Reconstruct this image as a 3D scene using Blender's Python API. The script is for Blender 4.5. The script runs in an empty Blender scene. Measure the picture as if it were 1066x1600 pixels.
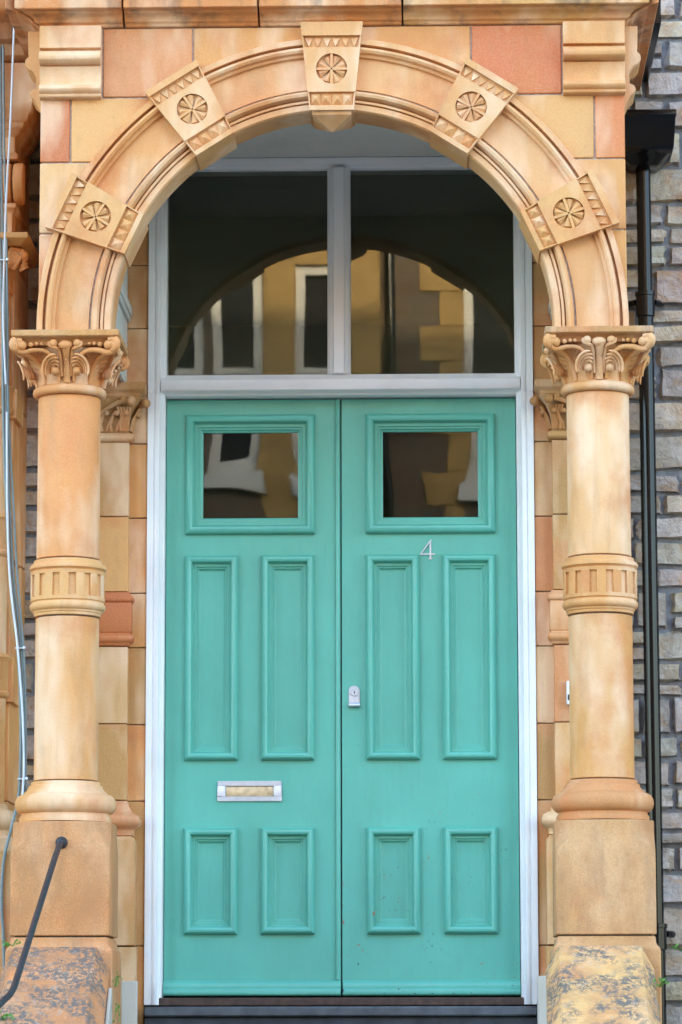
import bpy, bmesh, math, random
from mathutils import Vector, Matrix

SC = bpy.context.scene
COL = SC.collection
RND = random.Random(11)
PI = math.pi

# ------------------------------------------------------------------ camera
CAM_LOC = Vector((0.349, -13.122, -0.19))
PITCH, YAW, ROLL = math.radians(8.531), math.radians(1.524), -0.0015
fwd = Vector((-math.sin(YAW) * math.cos(PITCH), math.cos(YAW) * math.cos(PITCH), math.sin(PITCH)))
rgt = Vector((math.cos(YAW), math.sin(YAW), 0))
upv = rgt.cross(fwd)
r2 = rgt * math.cos(ROLL) + upv * math.sin(ROLL)
u2 = -rgt * math.sin(ROLL) + upv * math.cos(ROLL)
cam = bpy.data.cameras.new('camera')
cam.sensor_fit = 'VERTICAL'; cam.sensor_height = 36.0; cam.sensor_width = 24.0; cam.lens = 126.0
cam.clip_start = 0.1; cam.clip_end = 500
camo = bpy.data.objects.new('camera', cam); COL.objects.link(camo)
m = Matrix((( r2.x, u2.x, -fwd.x, CAM_LOC.x), (r2.y, u2.y, -fwd.y, CAM_LOC.y), (r2.z, u2.z, -fwd.z, CAM_LOC.z), (0, 0, 0, 1)))
camo.matrix_world = m
SC.camera = camo
cam.dof.use_dof = True; cam.dof.focus_distance = 12.1; cam.dof.aperture_fstop = 8.0

# ------------------------------------------------------------------ world, sun, exposure
SUN_EL = math.radians(15.2); SUN_AZ = math.radians(8)       # azimuth from +Y towards +X: behind the house
w = bpy.data.worlds.new('World'); SC.world = w; w.use_nodes = True
nt = w.node_tree
sky = nt.nodes.new('ShaderNodeTexSky'); sky.sky_type = 'NISHITA'; sky.sun_disc = False
sky.sun_elevation = SUN_EL; sky.sun_rotation = SUN_AZ; sky.air_density = 1.0; sky.dust_density = 2.0; sky.ozone_density = 1.0
bg = nt.nodes['Background']; bg.inputs['Strength'].default_value = 0.15
nt.links.new(sky.outputs['Color'], bg.inputs['Color'])
sun = bpy.data.lights.new('sun', 'SUN'); sun.energy = 2.0; sun.angle = math.radians(0.53); sun.color = (1.0, 0.80, 0.52)
suno = bpy.data.objects.new('sun', sun); COL.objects.link(suno)
sd = Vector((math.sin(SUN_AZ) * math.cos(SUN_EL), math.cos(SUN_AZ) * math.cos(SUN_EL), math.sin(SUN_EL)))
suno.rotation_euler = (-sd).to_track_quat('-Z', 'Y').to_euler(); suno.location = sd * 40
SC.view_settings.view_transform = 'Standard'; SC.view_settings.look = 'None'
SC.view_settings.gamma = 1.0; SC.view_settings.use_curve_mapping = False
SC.view_settings.exposure = 3.58
SC.render.engine = 'CYCLES'
SC.cycles.max_bounces = 8; SC.cycles.transparent_max_bounces = 12

# ------------------------------------------------------------------ materials
def newmat(name):
    mt = bpy.data.materials.new(name); mt.use_nodes = True
    n = mt.node_tree; b = n.nodes['Principled BSDF']
    return mt, n, b
def nd(n, t, **kw):
    x = n.nodes.new(t)
    for k, v in kw.items(): setattr(x, k, v)
    return x
def pos_node(n, rnd=True, scale=(1, 1, 1)):
    g = nd(n, 'ShaderNodeNewGeometry')
    out = g.outputs['Position']
    if rnd:
        oi = nd(n, 'ShaderNodeObjectInfo')
        mu = nd(n, 'ShaderNodeMath', operation='MULTIPLY'); mu.inputs[1].default_value = 37.0
        n.links.new(oi.outputs['Random'], mu.inputs[0])
        ad = nd(n, 'ShaderNodeVectorMath', operation='ADD')
        n.links.new(out, ad.inputs[0]); n.links.new(mu.outputs[0], ad.inputs[1]); out = ad.outputs[0]
    if scale != (1, 1, 1):
        ml = nd(n, 'ShaderNodeVectorMath', operation='MULTIPLY'); ml.inputs[1].default_value = scale
        n.links.new(out, ml.inputs[0]); out = ml.outputs[0]
    return out
def noise(n, vec, scale, detail=4.0, rough=0.55, dist=0.0):
    t = nd(n, 'ShaderNodeTexNoise'); t.inputs['Scale'].default_value = scale
    t.inputs['Detail'].default_value = detail; t.inputs['Roughness'].default_value = rough
    t.inputs['Distortion'].default_value = dist
    n.links.new(vec, t.inputs['Vector']); return t.outputs['Fac']
def ramp(n, fac, lo, hi, a=0.0, b=1.0):
    mr = nd(n, 'ShaderNodeMapRange'); mr.inputs[1].default_value = lo; mr.inputs[2].default_value = hi
    mr.inputs[3].default_value = a; mr.inputs[4].default_value = b
    n.links.new(fac, mr.inputs[0]); return mr.outputs[0]
def mul(n, a, b):
    x = nd(n, 'ShaderNodeMath', operation='MULTIPLY')
    for i, q in enumerate((a, b)):
        if isinstance(q, (int, float)): x.inputs[i].default_value = q
        else: n.links.new(q, x.inputs[i])
    return x.outputs[0]
def mix(n, fac, a, b, blend='MIX'):
    x = nd(n, 'ShaderNodeMix', data_type='RGBA', blend_type=blend)
    if isinstance(fac, (int, float)): x.inputs['Factor'].default_value = fac
    else: n.links.new(fac, x.inputs['Factor'])
    for key, q in (('A', a), ('B', b)):
        s = [i for i in x.inputs if i.name == key and i.type == 'RGBA'][0]
        if isinstance(q, tuple): s.default_value = (*q, 1.0) if len(q) == 3 else q
        else: n.links.new(q, s)
    return [o for o in x.outputs if o.type == 'RGBA'][0]
def bump(n, b, hts, strength=0.3, dist=0.01):
    prev = None
    for h, s, d in hts:
        bp = nd(n, 'ShaderNodeBump'); bp.inputs['Strength'].default_value = s; bp.inputs['Distance'].default_value = d
        n.links.new(h, bp.inputs['Height'])
        if prev is not None: n.links.new(prev, bp.inputs['Normal'])
        prev = bp.outputs[0]
    n.links.new(prev, b.inputs['Normal'])

def terracotta(name, stain=0.0, lichen=0.0, rough=0.62, weather=0.0):
    mt, n, b = newmat(name)
    oi = nd(n, 'ShaderNodeObjectInfo'); base = oi.outputs['Color']
    p = pos_node(n); pv = pos_node(n, scale=(1, 1, 0.35))
    n1 = ramp(n, noise(n, pv, 5.0, 3), 0.47, 0.64, 0, 0.80)
    c = mix(n, n1 if not weather else mul(n, n1, 0.35), base, (0.82, 0.56, 0.35))
    n2 = ramp(n, noise(n, p, 4.0, 4), 0.50, 0.68, 0, 0.68)
    c = mix(n, n2, c, (0.58, 0.19, 0.05))
    n3 = ramp(n, noise(n, pv, 12.0, 5), 0.54, 0.76, 0, 0.36)
    c = mix(n, n3, c, (0.34, 0.18, 0.07))
    c = mix(n, ramp(n, noise(n, p, 170.0, 2), 0.35, 0.65, 0.07, 0.0), c, (0.22, 0.13, 0.06))
    c = mix(n, ramp(n, noise(n, p, 210.0, 2, 0.7), 0.40, 0.75, 0.0, 0.22 + weather * 0.2), c, (0.78, 0.53, 0.30))
    stv = pos_node(n, scale=(1, 1, 0.07))
    c = mix(n, ramp(n, noise(n, stv, 26.0, 4, 0.6), 0.58, 0.74, 0, 0.22), c, (0.34, 0.17, 0.07))
    n5 = mul(n, ramp(n, noise(n, p, 95.0, 3, 0.7), 0.67, 0.72), 0.28)
    c = mix(n, n5, c, (0.20, 0.14, 0.09))
    if stain:
        s1 = mul(n, ramp(n, noise(n, pos_node(n, scale=(1, 1, 0.25)), 11.0, 5, 0.65), 0.50, 0.72), stain)
        c = mix(n, s1, c, (0.06, 0.05, 0.045))
    if weather:
        c = mix(n, mul(n, ramp(n, noise(n, pos_node(n, scale=(1, 1, 0.6)), 7.0, 5, 0.6), 0.44, 0.66), weather), c, (0.40, 0.19, 0.075))
        c = mix(n, mul(n, ramp(n, noise(n, p, 130.0, 3, 0.6), 0.5, 0.7), weather * 0.3), c, (0.22, 0.13, 0.07))
    if lichen:
        big = ramp(n, noise(n, p, 8.5, 4), 0.39, 0.53)
        sp = ramp(n, noise(n, p, 58.0, 6, 0.78), 0.465, 0.505)
        l = mul(n, mul(n, big, sp), lichen)
        c = mix(n, l, c, (0.13, 0.12, 0.105))
        sp2 = mul(n, ramp(n, noise(n, p, 48.0, 3, 0.6, 0.5), 0.60, 0.64), 0.35 * lichen)
        c = mix(n, sp2, c, (0.36, 0.36, 0.32))
    n.links.new(c, b.inputs['Base Color'])
    b.inputs['Roughness'].default_value = rough
    b.inputs['Specular IOR Level'].default_value = 0.35
    bump(n, b, [(noise(n, p, 26.0, 4), 0.35, 0.005), (noise(n, p, 220.0, 3), 0.30 + weather * 0.3, 0.0014)])
    return mt
def painted(name, col, rough=0.4, chips=None, dirt=0.1, dcol=(0.1, 0.09, 0.08), spec=0.5):
    mt, n, b = newmat(name)
    p = pos_node(n); ps = pos_node(n, scale=(1, 1, 0.12))
    c = mix(n, ramp(n, noise(n, p, 4.0, 5), 0.35, 0.7, 0, 0.6), col, tuple(x * 0.80 for x in col))
    c = mix(n, ramp(n, noise(n, ps, 20.0, 5, 0.65), 0.45, 0.75, 0, 0.20), c, tuple(min(0.85, x * 1.12 + 0.02) for x in col))
    c = mix(n, ramp(n, noise(n, ps, 55.0, 4, 0.6), 0.55, 0.85, 0, dirt * 2), c, dcol)
    c = mix(n, mul(n, ramp(n, noise(n, p, 38.0, 4, 0.7), 0.66, 0.72), dirt * 2.0), c, dcol)
    if chips:
        zl, zh, amt = chips
        g = nd(n, 'ShaderNodeNewGeometry'); sx = nd(n, 'ShaderNodeSeparateXYZ'); n.links.new(g.outputs['Position'], sx.inputs[0])
        zf = ramp(n, sx.outputs['Z'], zl, zh, 1.0, 0.0)
        big = ramp(n, noise(n, p, 7.0, 2), 0.52, 0.62)
        k = mul(n, mul(n, ramp(n, noise(n, p, 70.0, 4, 0.6), 0.63, 0.65), big), mul(n, zf, amt))
        kc = mix(n, ramp(n, noise(n, p, 9.0, 1), 0.45, 0.55), (0.33, 0.10, 0.05), (0.03, 0.05, 0.06))
        c = mix(n, k, c, kc)
    n.links.new(c, b.inputs['Base Color'])
    b.inputs['Roughness'].default_value = rough; b.inputs['Specular IOR Level'].default_value = spec
    bump(n, b, [(noise(n, ps, 110.0, 3), 0.30, 0.0015), (noise(n, p, 14.0, 2), 0.25, 0.004)])
    return mt
def simple(name, col, rough=0.5, metal=0.0, var=0.25, sc=30.0, bm=0.15, spec=0.5):
    mt, n, b = newmat(name); p = pos_node(n)
    c = mix(n, ramp(n, noise(n, p, sc, 4), 0.3, 0.75), tuple(x * (1 + var) for x in col), tuple(x * (1 - var) for x in col))
    n.links.new(c, b.inputs['Base Color']); b.inputs['Roughness'].default_value = rough; b.inputs['Metallic'].default_value = metal
    b.inputs['Specular IOR Level'].default_value = spec
    bump(n, b, [(noise(n, p, sc * 3, 3), bm, 0.002)])
    return mt

M = {}
M['terra'] = terracotta('terracotta')
M['terra_stained'] = terracotta('terracotta_stained', stain=0.75)
M['terra_lichen'] = terracotta('terracotta_lichen', stain=0.25, lichen=0.92, rough=0.85, weather=0.35)
M['terra_weathered'] = terracotta('terracotta_weathered', stain=0.30, rough=0.8, weather=0.75)
M['green'] = painted('green_gloss_paint', (0.114, 0.445, 0.35), 0.36, dirt=0.05)
M['green_worn'] = painted('green_worn_paint', (0.114, 0.445, 0.35), 0.38, chips=(0.05, 0.9, 1.0), dirt=0.07)
M['white'] = painted('white_frame_paint', (0.84, 0.84, 0.84), 0.45, dirt=0.025)
M['pale'] = painted('pale_porch_paint', (0.68, 0.67, 0.62), 0.6, dirt=0.10)
M['cream_paint'] = painted('cream_step_paint', (0.52, 0.47, 0.39), 0.6, dirt=0.12)
M['black_iron'] = simple('black_pipe_paint', (0.003, 0.0035, 0.0045), 0.16, var=0.3, sc=14, bm=0.02, spec=0.28)
M['rail_iron'] = simple('rail_iron_paint', (0.020, 0.023, 0.03), 0.45, var=0.5, sc=40, bm=0.4)
M['chrome'] = simple('satin_chrome', (0.60, 0.62, 0.68), 0.42, 0.55, 0.08, 60)
M['brass'] = simple('worn_brass', (0.52, 0.42, 0.26), 0.45, 0.6, 0.35, 45)
M['chip_red'] = simple('bare_primer', (0.36, 0.14, 0.08), 0.8, 0, 0.3, 120)
M['chip_dark'] = simple('old_dark_paint', (0.02, 0.05, 0.07), 0.7, 0, 0.3, 120)
M['dark_hole'] = simple('dark_keyhole', (0.01, 0.01, 0.01), 0.8)
M['enamel'] = simple('white_enamel', (0.82, 0.82, 0.84), 0.35, 0, 0.05)
M['cable_grey'] = simple('cable_grey', (0.17, 0.21, 0.205), 0.5, 0, 0.15, 20)
M['cable_white'] = simple('cable_white', (0.62, 0.66, 0.70), 0.45, 0, 0.1, 20)
M['wood_dark'] = simple('threshold_wood', (0.060, 0.032, 0.022), 0.65, 0, 0.5, 35, 0.5)
M['slate'] = simple('slate_step', (0.075, 0.082, 0.092), 0.6, 0, 0.4, 18, 0.5)
M['slate_dark'] = simple('slate_riser', (0.035, 0.040, 0.05), 0.7, 0, 0.4, 18, 0.5)
M['mortar'] = simple('mortar_grey', (0.17, 0.17, 0.18), 0.9, 0, 0.35, 40, 0.9)
M['joint'] = simple('joint_mortar', (0.10, 0.085, 0.07), 0.95, 0, 0.4, 60, 0.5)
M['joint_pale'] = simple('joint_mortar_pale', (0.46, 0.41, 0.36), 0.95, 0, 0.35, 60, 0.5)
M['hall'] = simple('hall_wall', (0.10, 0.09, 0.075), 0.8, 0, 0.2, 3)
M['asphalt'] = simple('asphalt', (0.055, 0.055, 0.058), 0.85, 0, 0.25, 90, 0.6)
M['paving'] = simple('paving', (0.17, 0.165, 0.155), 0.8, 0, 0.2, 8, 0.4)
M['kerb'] = simple('kerb_stone', (0.30, 0.29, 0.28), 0.8, 0, 0.2, 20, 0.4)
M['weed'] = simple('weed_leaf', (0.10, 0.24, 0.03), 0.5, 0, 0.4, 30)
M['slate_roof'] = simple('roof_slate', (0.09, 0.095, 0.11), 0.6, 0, 0.3, 12)
M['lead'] = simple('lead_sheet', (0.20, 0.22, 0.24), 0.55, 0.0, 0.2, 12)

def rubble_mat():
    mt, n, b = newmat('rubble_stone')
    oi = nd(n, 'ShaderNodeObjectInfo'); p = pos_node(n)
    c = mix(n, ramp(n, noise(n, p, 14.0, 5, 0.6), 0.45, 0.68, 0, 0.75), oi.outputs['Color'], (0.52, 0.46, 0.42))
    c = mix(n, ramp(n, noise(n, p, 9.0, 4, 0.6, 0.8), 0.50, 0.68, 0, 0.85), c, (0.40, 0.23, 0.11))
    c = mix(n, ramp(n, noise(n, p, 30.0, 5, 0.7), 0.52, 0.72, 0, 0.6), c, (0.17, 0.13, 0.14))
    n.links.new(c, b.inputs['Base Color']); b.inputs['Roughness'].default_value = 0.85
    bump(n, b, [(noise(n, p, 15.0, 6, 0.68, 0.5), 1.0, 0.020), (noise(n, p, 90.0, 4), 0.5, 0.004)])
    return mt
M['rubble'] = rubble_mat()
def far_rubble():
    mt, n, b = newmat('far_rubble_stone')
    g = nd(n, 'ShaderNodeNewGeometry'); mp = nd(n, 'ShaderNodeMapping'); mp.inputs['Rotation'].default_value = (PI / 2, 0, 0)
    n.links.new(g.outputs['Position'], mp.inputs[0])
    br = nd(n, 'ShaderNodeTexBrick'); n.links.new(mp.outputs[0], br.inputs['Vector'])
    br.inputs['Scale'].default_value = 1.0; br.inputs['Brick Width'].default_value = 0.42; br.inputs['Row Height'].default_value = 0.2
    br.inputs['Mortar Size'].default_value = 0.018; br.inputs['Color1'].default_value = (0.15, 0.115, 0.08, 1)
    br.inputs['Color2'].default_value = (0.07, 0.05, 0.04, 1); br.inputs['Mortar'].default_value = (0.11, 0.10, 0.085, 1)
    c = mix(n, ramp(n, noise(n, g.outputs['Position'], 3.0, 5), 0.4, 0.7, 0, 0.5), br.outputs['Color'], (0.16, 0.085, 0.045))
    n.links.new(c, b.inputs['Base Color']); b.inputs['Roughness'].default_value = 0.9
    return mt
M['far_rubble'] = far_rubble()
def glass_mat(name, wob=0.0, sc=3.0, tint=(0.86, 0.90, 0.86), ior=1.5, film=0.02):
    mt, n, b = newmat(name); n.nodes.remove(b); out = n.nodes['Material Output']
    tr = nd(n, 'ShaderNodeBsdfTransparent'); tr.inputs[0].default_value = (*tint, 1)
    gl = nd(n, 'ShaderNodeBsdfGlossy'); gl.inputs['Roughness'].default_value = 0.0; gl.inputs['Color'].default_value = (1, 1, 1, 1)
    fr = nd(n, 'ShaderNodeFresnel'); fr.inputs['IOR'].default_value = ior
    if wob:
        g = nd(n, 'ShaderNodeNewGeometry')
        bp = nd(n, 'ShaderNodeBump'); bp.inputs['Strength'].default_value = 1.0; bp.inputs['Distance'].default_value = wob
        n.links.new(noise(n, g.outputs['Position'], sc, 1.0), bp.inputs['Height']); n.links.new(bp.outputs[0], gl.inputs['Normal'])
    mx = nd(n, 'ShaderNodeMixShader')
    n.links.new(fr.outputs[0], mx.inputs[0]); n.links.new(tr.outputs[0], mx.inputs[1]); n.links.new(gl.outputs[0], mx.inputs[2])
    df = nd(n, 'ShaderNodeBsdfDiffuse'); df.inputs[0].default_value = (0.40, 0.37, 0.20, 1)
    g2 = nd(n, 'ShaderNodeNewGeometry'); m2 = nd(n, 'ShaderNodeMixShader')
    n.links.new(ramp(n, noise(n, g2.outputs['Position'], 5.0, 4), 0.3, 0.75, film * 0.6, film * 1.4), m2.inputs[0])
    n.links.new(mx.outputs[0], m2.inputs[1]); n.links.new(df.outputs[0], m2.inputs[2])
    n.links.new(m2.outputs[0], out.inputs['Surface'])
    return mt
M['far_stone'] = simple('far_dressed_stone', (0.38, 0.245, 0.085), 0.85, 0, 0.22, 5)
M['glass'] = glass_mat('transom_glass', 0.00030, 1.6, film=0.05)
M['glass_old'] = glass_mat('door_glass', 0.0011, 2.2, film=0.008)
M['glass_far'] = simple('far_window_glass', (0.02, 0.022, 0.025), 0.05, 0, 0.1)

# ------------------------------------------------------------------ mesh helpers
class MB:
    def __init__(s): s.v = []; s.f = []
    def add(s, vs, fs):
        o = len(s.v); s.v += [tuple(x) for x in vs]; s.f += [tuple(i + o for i in f) for f in fs]; return s
    def box(s, x0, x1, y0, y1, z0, z1):
        x0, x1 = min(x0, x1), max(x0, x1); y0, y1 = min(y0, y1), max(y0, y1); z0, z1 = min(z0, z1), max(z0, z1)
        return s.add([(x0, y0, z0), (x1, y0, z0), (x1, y1, z0), (x0, y1, z0), (x0, y0, z1), (x1, y0, z1), (x1, y1, z1), (x0, y1, z1)],
                     [(0, 3, 2, 1), (4, 5, 6, 7), (0, 1, 5, 4), (1, 2, 6, 5), (2, 3, 7, 6), (3, 0, 4, 7)])
    def lathe(s, prof, cx, cy, seg=48, cap=True):
        n = len(prof); vs = []; fs = []
        for i in range(seg):
            a = 2 * PI * i / seg; ca, sa = math.cos(a), math.sin(a)
            vs += [(cx + r * ca, cy + r * sa, z) for r, z in prof]
        for i in range(seg):
            j = (i + 1) % seg
            for k in range(n - 1): fs.append((i * n + k, j * n + k, j * n + k + 1, i * n + k + 1))
        if cap:
            fs.append(tuple(i * n for i in reversed(range(seg)))); fs.append(tuple(i * n + n - 1 for i in range(seg)))
        return s.add(vs, fs)
    def loft(s, rings, cap=True, closed=True):
        n = len(rings[0]); vs = [p for r in rings for p in r]; fs = []
        for i in range(len(rings) - 1):
            for k in range(n if closed else n - 1):
                k2 = (k + 1) % n; fs.append((i * n + k, i * n + k2, (i + 1) * n + k2, (i + 1) * n + k))
        if cap:
            fs.append(tuple(reversed(range(n)))); fs.append(tuple((len(rings) - 1) * n + k for k in range(n)))
        return s.add(vs, fs)
    def rects(s, rows):            # rows of (x0,x1,y0,y1,z), stacked
        return s.loft([[(a, c, z), (b, c, z), (b, d, z), (a, d, z)] for a, b, c, d, z in rows])
    def tube(s, pts, rad, seg=8, flat=1.0):
        pts = [Vector(p) for p in pts]; n = len(pts); rings = []
        rad = rad if isinstance(rad, (list, tuple)) else [rad] * n
        ref = Vector((0.31, 0.17, 0.93)); prevx = None
        for i, p in enumerate(pts):
            t = (pts[min(i + 1, n - 1)] - pts[max(i - 1, 0)]).normalized()
            x = (prevx - t * prevx.dot(t)) if prevx is not None else ref.cross(t)
            if x.length < 1e-5: x = Vector((1, 0, 0)).cross(t)
            x.normalize(); y = t.cross(x); prevx = x
            rings.append([p + x * (rad[i] * math.cos(2 * PI * k / seg)) + y * (rad[i] * flat * math.sin(2 * PI * k / seg)) for k in range(seg)])
        return s.loft(rings)
    def ball(s, c, r, seg=14, rings=9, sc=(1, 1, 1)):
        vs = []; fs = []
        for i in range(1, rings):
            t = PI * i / rings
            for k in range(seg):
                a = 2 * PI * k / seg
                vs.append((c[0] + r * sc[0] * math.sin(t) * math.cos(a), c[1] + r * sc[1] * math.sin(t) * math.sin(a), c[2] + r * sc[2] * math.cos(t)))
        top = len(vs); vs.append((c[0], c[1], c[2] + r * sc[2])); vs.append((c[0], c[1], c[2] - r * sc[2]))
        for i in range(rings - 2):
            for k in range(seg):
                k2 = (k + 1) % seg; fs.append((i * seg + k, (i + 1) * seg + k, (i + 1) * seg + k2, i * seg + k2))
        for k in range(seg):
            k2 = (k + 1) % seg; fs.append((top, k, k2)); fs.append((top + 1, (rings - 2) * seg + k2, (rings - 2) * seg + k))
        return s.add(vs, fs)
    def mesh(s, name, bev=0.0, sharp=38, segs=1, bev_ang=35):
        me = bpy.data.meshes.new(name); bm = bmesh.new()
        bv = [bm.verts.new(v) for v in s.v]
        for f in s.f:
            try: bm.faces.new([bv[i] for i in f])
            except ValueError: pass
        bmesh.ops.remove_doubles(bm, verts=bm.verts, dist=1e-6)
        bmesh.ops.recalc_face_normals(bm, faces=bm.faces)
        if bev:
            ed = [e for e in bm.edges if len(e.link_faces) == 2 and e.calc_face_angle(0) > math.radians(bev_ang)]
            bmesh.ops.bevel(bm, geom=ed, offset=bev, segments=segs, profile=0.5, affect='EDGES', clamp_overlap=True)
        bm.to_mesh(me); bm.free()
        for p in me.polygons: p.use_smooth = True
        me.set_sharp_from_angle(angle=math.radians(sharp))
        return me
    def build(s, name, mat, parent=None, bev=0.0, color=None, sharp=38, segs=1, **kw):
        return place(name, s.mesh(name, bev, sharp, segs), mat, parent, color)
def place(name, me, mat, parent=None, color=None, mw=None):
    if not me.materials: me.materials.append(M[mat] if isinstance(mat, str) else mat)
    o = bpy.data.objects.new(name, me); COL.objects.link(o)
    if color:
        if isinstance(mat, str) and mat.startswith('terra'): color = (color[0] * 0.96, color[1] * 0.735, color[2] * 0.49)
        o.color = (*color, 1.0)
    if parent is not None:
        o.parent = parent; o.matrix_parent_inverse = Matrix.Translation(-wloc(parent))
    if mw is not None: o.matrix_basis = mw
    return o
LOC = {}
def wloc(o): return LOC.get(o.name, Vector((0, 0, 0)))
def tag(o, label, cat, group=None):
    o['label'] = label; o['category'] = cat
    if group: o['group'] = group
    return o
def thing(name, label, cat, loc=(0, 0, 0), group=None):
    o = bpy.data.objects.new(name, None); COL.objects.link(o); o.location = loc; o.empty_display_size = 0.1
    LOC[o.name] = Vector(loc); return tag(o, label, cat, group)
def struct(o): o['kind'] = 'structure'; return o
def jit(c, a=0.06):
    k = 1 + RND.uniform(-a, a); return tuple(min(0.9, x * k * (1 + RND.uniform(-a, a) * 0.5)) for x in c)

CREAM = (0.70, 0.47, 0.24); BUFF = (0.66, 0.40, 0.18); ORANGE = (0.65, 0.31, 0.12); PINK = (0.64, 0.34, 0.20)
RED = (0.56, 0.20, 0.10); TAN = (0.52, 0.35, 0.17); OLIVE = (0.47, 0.32, 0.16)

# ================================================================== SETTING
struct(MB().box(-60, 60, -60, 30, -1.70, -1.60).build('ground', 'paving'))
struct(MB().box(-60, 60, -16.0, -7.5, -1.598, -1.594).build('road', 'asphalt'))
pv = struct(MB().box(-60, 60, -7.35, -0.4, -1.598, -1.48).build('pavement', 'paving'))
for yy in (-7.5, -16.15):
    struct(MB().box(-60, 60, yy, yy + 0.15, -1.598, -1.474).build('kerb', 'kerb', bev=0.01))
struct(MB().box(-60, 60, -19.6, -16.15, -1.598, -1.48).build('pavement', 'paving'))

# ---- the stone house behind the porch
house = thing('stone_house', 'grey rubble stone terraced house wall behind the porch', 'house', (0, 0.3, -1.6))
hw = MB()
hw.box(0.95, 14, -0.02, 0.3, -1.6, 11.0).box(-14, -0.95, -0.02, 0.3, -1.6, 11.0).box(-0.95, 0.95, -0.02, 0.3, 3.14, 11.0).box(-0.95, 0.95, -0.02, 0.3, -1.6, -0.21)
hw.box(-0.95, -0.72, 0.0, 0.3, -0.21, 3.14).box(0.72, 0.95, 0.0, 0.3, -0.21, 3.14)
wall = hw.build('wall', 'mortar', house)
MB().box(-14, -13.7, 0.3, 9, -1.6, 11.0).box(13.7, 14, 0.3, 9, -1.6, 11.0).box(-14, 14, 8.7, 9, -1.6, 11.0).build('rear_wall', 'mortar', house)  # unseen side and rear walls, added to block the sun
MB().loft([[(-14.2, -0.3, 10.9), (-14.2, 4.5, 13.2), (-14.2, 9.3, 10.9)], [(14.2, -0.3, 10.9), (14.2, 4.5, 13.2), (14.2, 9.3, 10.9)]]).build('roof', 'slate_roof', house)  # unseen roof, added and raised for the shadow it throws across the street
struct(MB().box(-0.95, 0.95, 0.30, 0.34, -0.2, -0.19).box(-1.6, -1.5, 0.3, 4, -0.2, 3.3).box(1.5, 1.6, 0.3, 4, -0.2, 3.3).box(-1.6, 1.6, 4, 4.1, -0.2, 3.3)
       .box(-1.6, 1.6, 0.3, 4.1, 3.3, 3.4).box(-1.6, 1.6, 0.3, 4.1, -0.3, -0.2).build('hallway', 'hall'))

def rough_stone(seed):
    r = random.Random(seed); nx, nz = 6, 5; mb = MB(); g = []
    tilt = (r.uniform(-.2, .2), r.uniform(-.2, .2))
    for j in range(nz + 1):
        row = []
        for i in range(nx + 1):
            u, v = (0, .05, .25, .5, .75, .95, 1)[i], (0, .07, .35, .65, .93, 1)[j]
            ed = (1.0 if 0 < i < nx else 0.0) * (1.0 if 0 < j < nz else 0.0)
            y = -0.72 * ed ** 0.30 - 0.28 * ed * (0.5 + tilt[0] * (u - .5) * 2 + tilt[1] * (v - .5) * 2 + r.uniform(-.5, .5))
            cx = 0.05 * r.uniform(-1, 1) * (1.2 - ed); cz = 0.09 * r.uniform(-1, 1) * (1.2 - ed)
            row.append((u - .5 + cx, y, v - .5 + cz))
        g.append(row)
    vs = [p for row in g for p in row]; fs = []
    for j in range(nz):
        for i in range(nx):
            a = j * (nx + 1) + i; fs.append((a, a + 1, a + nx + 2, a + nx + 1))
    mb.add(vs, fs)
    ring = [(i, 0) for i in range(nx)] + [(nx, j) for j in range(nz)] + [(i, nz) for i in range(nx, 0, -1)] + [(0, j) for j in range(nz, 0, -1)]
    f = [g[j][i] for i, j in ring]; bk = [(x, 0.5, z) for x, y, z in f]; n = len(f)
    mb.add(f + bk, [(k, n + k, n + (k + 1) % n, (k + 1) % n) for k in range(n)])
    return mb.mesh('stone', sharp=28)
STONES = [rough_stone(s) for s in range(12)]
SCOL = [(a_ * 1.08, b_, c_ * 0.86) for a_, b_, c_ in [(0.40, 0.35, 0.32), (0.44, 0.38, 0.34), (0.36, 0.32, 0.31), (0.48, 0.41, 0.33), (0.42, 0.36, 0.29), (0.33, 0.29, 0.28)]]
def stone_field(x0, x1, z0, z1, seed, wmin, wmax):
    r = random.Random(seed); z = z0
    while z < z1:
        h = r.uniform(0.075, 0.155); x = x0 - r.uniform(0, 0.12)
        while x < x1:
            wd = r.uniform(wmin * .7, wmax * 1.1) * (0.7 + h * 3)
            split = r.random() < 0.30 and h > 0.115
            sf = r.uniform(.38, .62); cells = [(z, h)] if not split else [(z, h * sf), (z + h * sf, h * (1 - sf))]
            a, b = max(x, x0), min(x + wd, x1)
            if b - a > 0.05:
                for cz, ch in cells:
                    j = 0.014
                    mt = Matrix.Translation(((a + b) / 2, -0.012, cz + ch / 2)) @ Matrix.Rotation(r.uniform(-.045, .045), 4, 'Y') @ Matrix.Diagonal((b - a - j, r.uniform(0.028, 0.050), ch - j, 1))
                    o = place('stone', STONES[r.randrange(12)], 'rubble', wall, jit(SCOL[r.randrange(6)], 0.12), mt)
            x += wd
        z += h
stone_field(0.99, 1.62, -0.75, 4.0, 5, 0.13, 0.27)
stone_field(-1.30, -0.99, -0.45, 3.7, 9, 0.24, 0.36)

# ================================================================== THE PORCH ARCH
AX, AZ, RI, RE = 0.0, 2.257, 0.757, 1.012
porch = thing('porch_arch', 'buff terracotta round arch with wheel carved blocks, spandrels and cornice over the door', 'arch', (0, -1.0, 2.235))
HW = 1.008; FY = -1.10
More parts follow.
